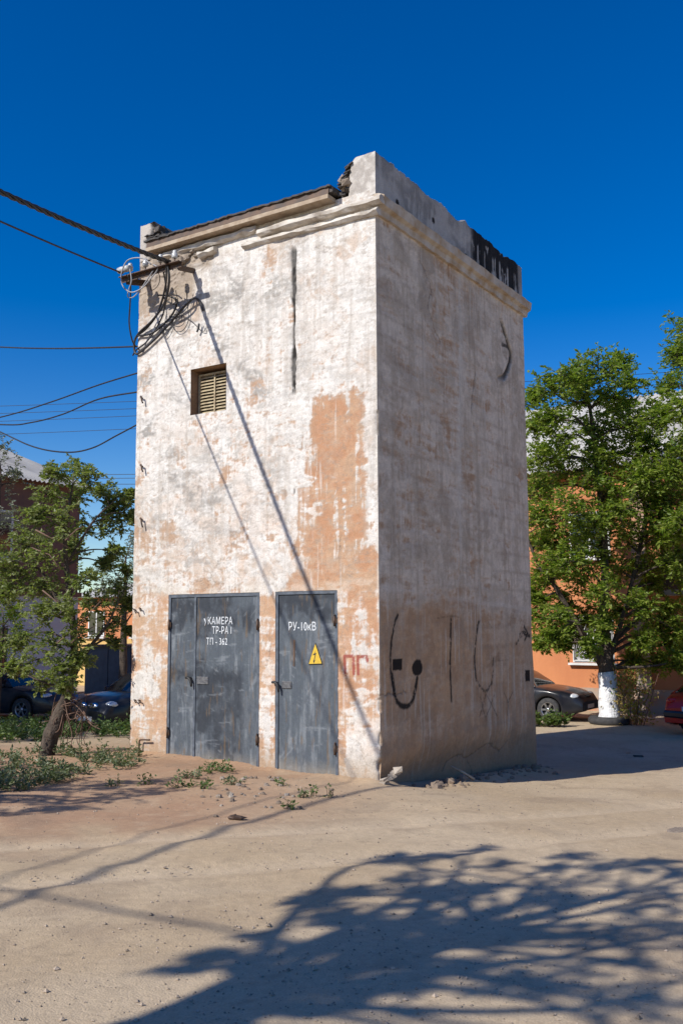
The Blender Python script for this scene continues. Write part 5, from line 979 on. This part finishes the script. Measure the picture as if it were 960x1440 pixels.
for i in range(6): o.box((-.12+.05*i, -.03+random.uniform(-.03, .03), .02*i), (-.02+.055*i, .03+random.uniform(-.03, .03), .045+.026*i), jit=.022)
o = o.build('plaster_lump', 'pale_stone', loc=G, bevel=.01); o.rotation_euler = (0, -.25, -.1); tag(o, 'splintered pale lump of fallen plaster at the tower corner', 'debris')
g = np.random.default_rng(61); n = 14000; ico = np.array([(0, 0, 1), (.9, 0, .1), (0, .9, .1), (-.9, 0, .1), (0, -.9, .1), (0, 0, -.6)]); fc = np.array([(0, 1, 2), (0, 2, 3), (0, 3, 4), (0, 4, 1), (5, 2, 1), (5, 3, 2), (5, 4, 3), (5, 1, 4)])
y = 3.6+11*g.random(n)**1.5; x = (g.random(n)-.5)*y*.85
k = sst(.3, .62, fbm(x*.8, y*.8, 62)); sel = g.random(n) < (.25+.75*k); x, y = x[sel], y[sel]; n = len(x); s = np.clip(g.lognormal(-5.3, .5, n), .0025, .022)
lx_ = (x-C0[0])*(-U[0])+(y-C0[1])*(-U[1]); ly_ = (x-C0[0])*V[0]+(y-C0[1])*V[1]; ok = ~((ly_ > -.02) & (lx_ < .02)); x, y, s = x[ok], y[ok], s[ok]; n = len(x)
P = ico[None]*s[:, None, None]*(.7+.6*g.random((n, 6, 1)))*np.array([1, 1, .7]); a = g.random(n)*6.28; ca, sa = np.cos(a)[:, None], np.sin(a)[:, None]
P = np.stack([P[..., 0]*ca-P[..., 1]*sa, P[..., 0]*sa+P[..., 1]*ca, P[..., 2]], -1)+np.stack([x, y, ground(x, y)+s*.2], -1)[:, None]
sh = (.6+.75*g.random(n))[:, None]*np.array([.40, .32, .245]); o = np_mesh('gravel', P.reshape(-1, 3), (np.arange(n)[:, None, None]*6+fc[None]).reshape(-1, 3), 'soil', color=np.repeat(sh, 6, 0), smooth_=False); tag(o, 'loose gravel scattered over the dirt road', 'gravel', kind='stuff')
def stick(a, b, r, label):
    A, B = on_ground(*a), on_ground(*b); mid = (A+B)/2+np.array([.01, .02, .03]); place_curve('stick', [A+np.array([0, 0, r]), mid+np.array([0, 0, r]), B+np.array([0, 0, r])], [r, r*.9, r*.5], 'stick', label, 'stick')
A = tw(.5, 1.75, 0); A[2] = gz(A[0], A[1])+.03; B = tw(.2, 1.62, 0); B[2] = gz(B[0], B[1])+.2
place_curve('stick', [A, (A+B)/2+np.array([0, 0, .01]), B], [.018, .016, .01], 'stick', 'short pale stick leaning on the clods by the shaded wall', 'stick')
stick((880, 1060), (893, 1064), .008, 'thin pale twig lying in the tower shadow')
G = on_ground(897, 1065); o = MB().box((-.09, -.04, 0), (.09, .04, .03), jit=.008).build('dark_scrap', 'rubber', loc=G); tag(o, 'small dark scrap lying in the tower shadow', 'debris')
G = on_ground(962, 1171); mc = MB().lathe([(0, .012), (.15, .012), (.165, .006), (.17, -.02)], 'z', 28)
for i in range(-3, 4):
    for j in range(-3, 4):
        if math.hypot(i, j)*.042 < .14: mc.box((i*.042-.013, j*.042-.013, .011), (i*.042+.013, j*.042+.013, .018))
mc = mc.build('manhole_cover', 'manhole_iron', loc=G+np.array([0, 0, .002])); tag(mc, 'small round studded iron cover set in the dirt road', 'manhole cover')
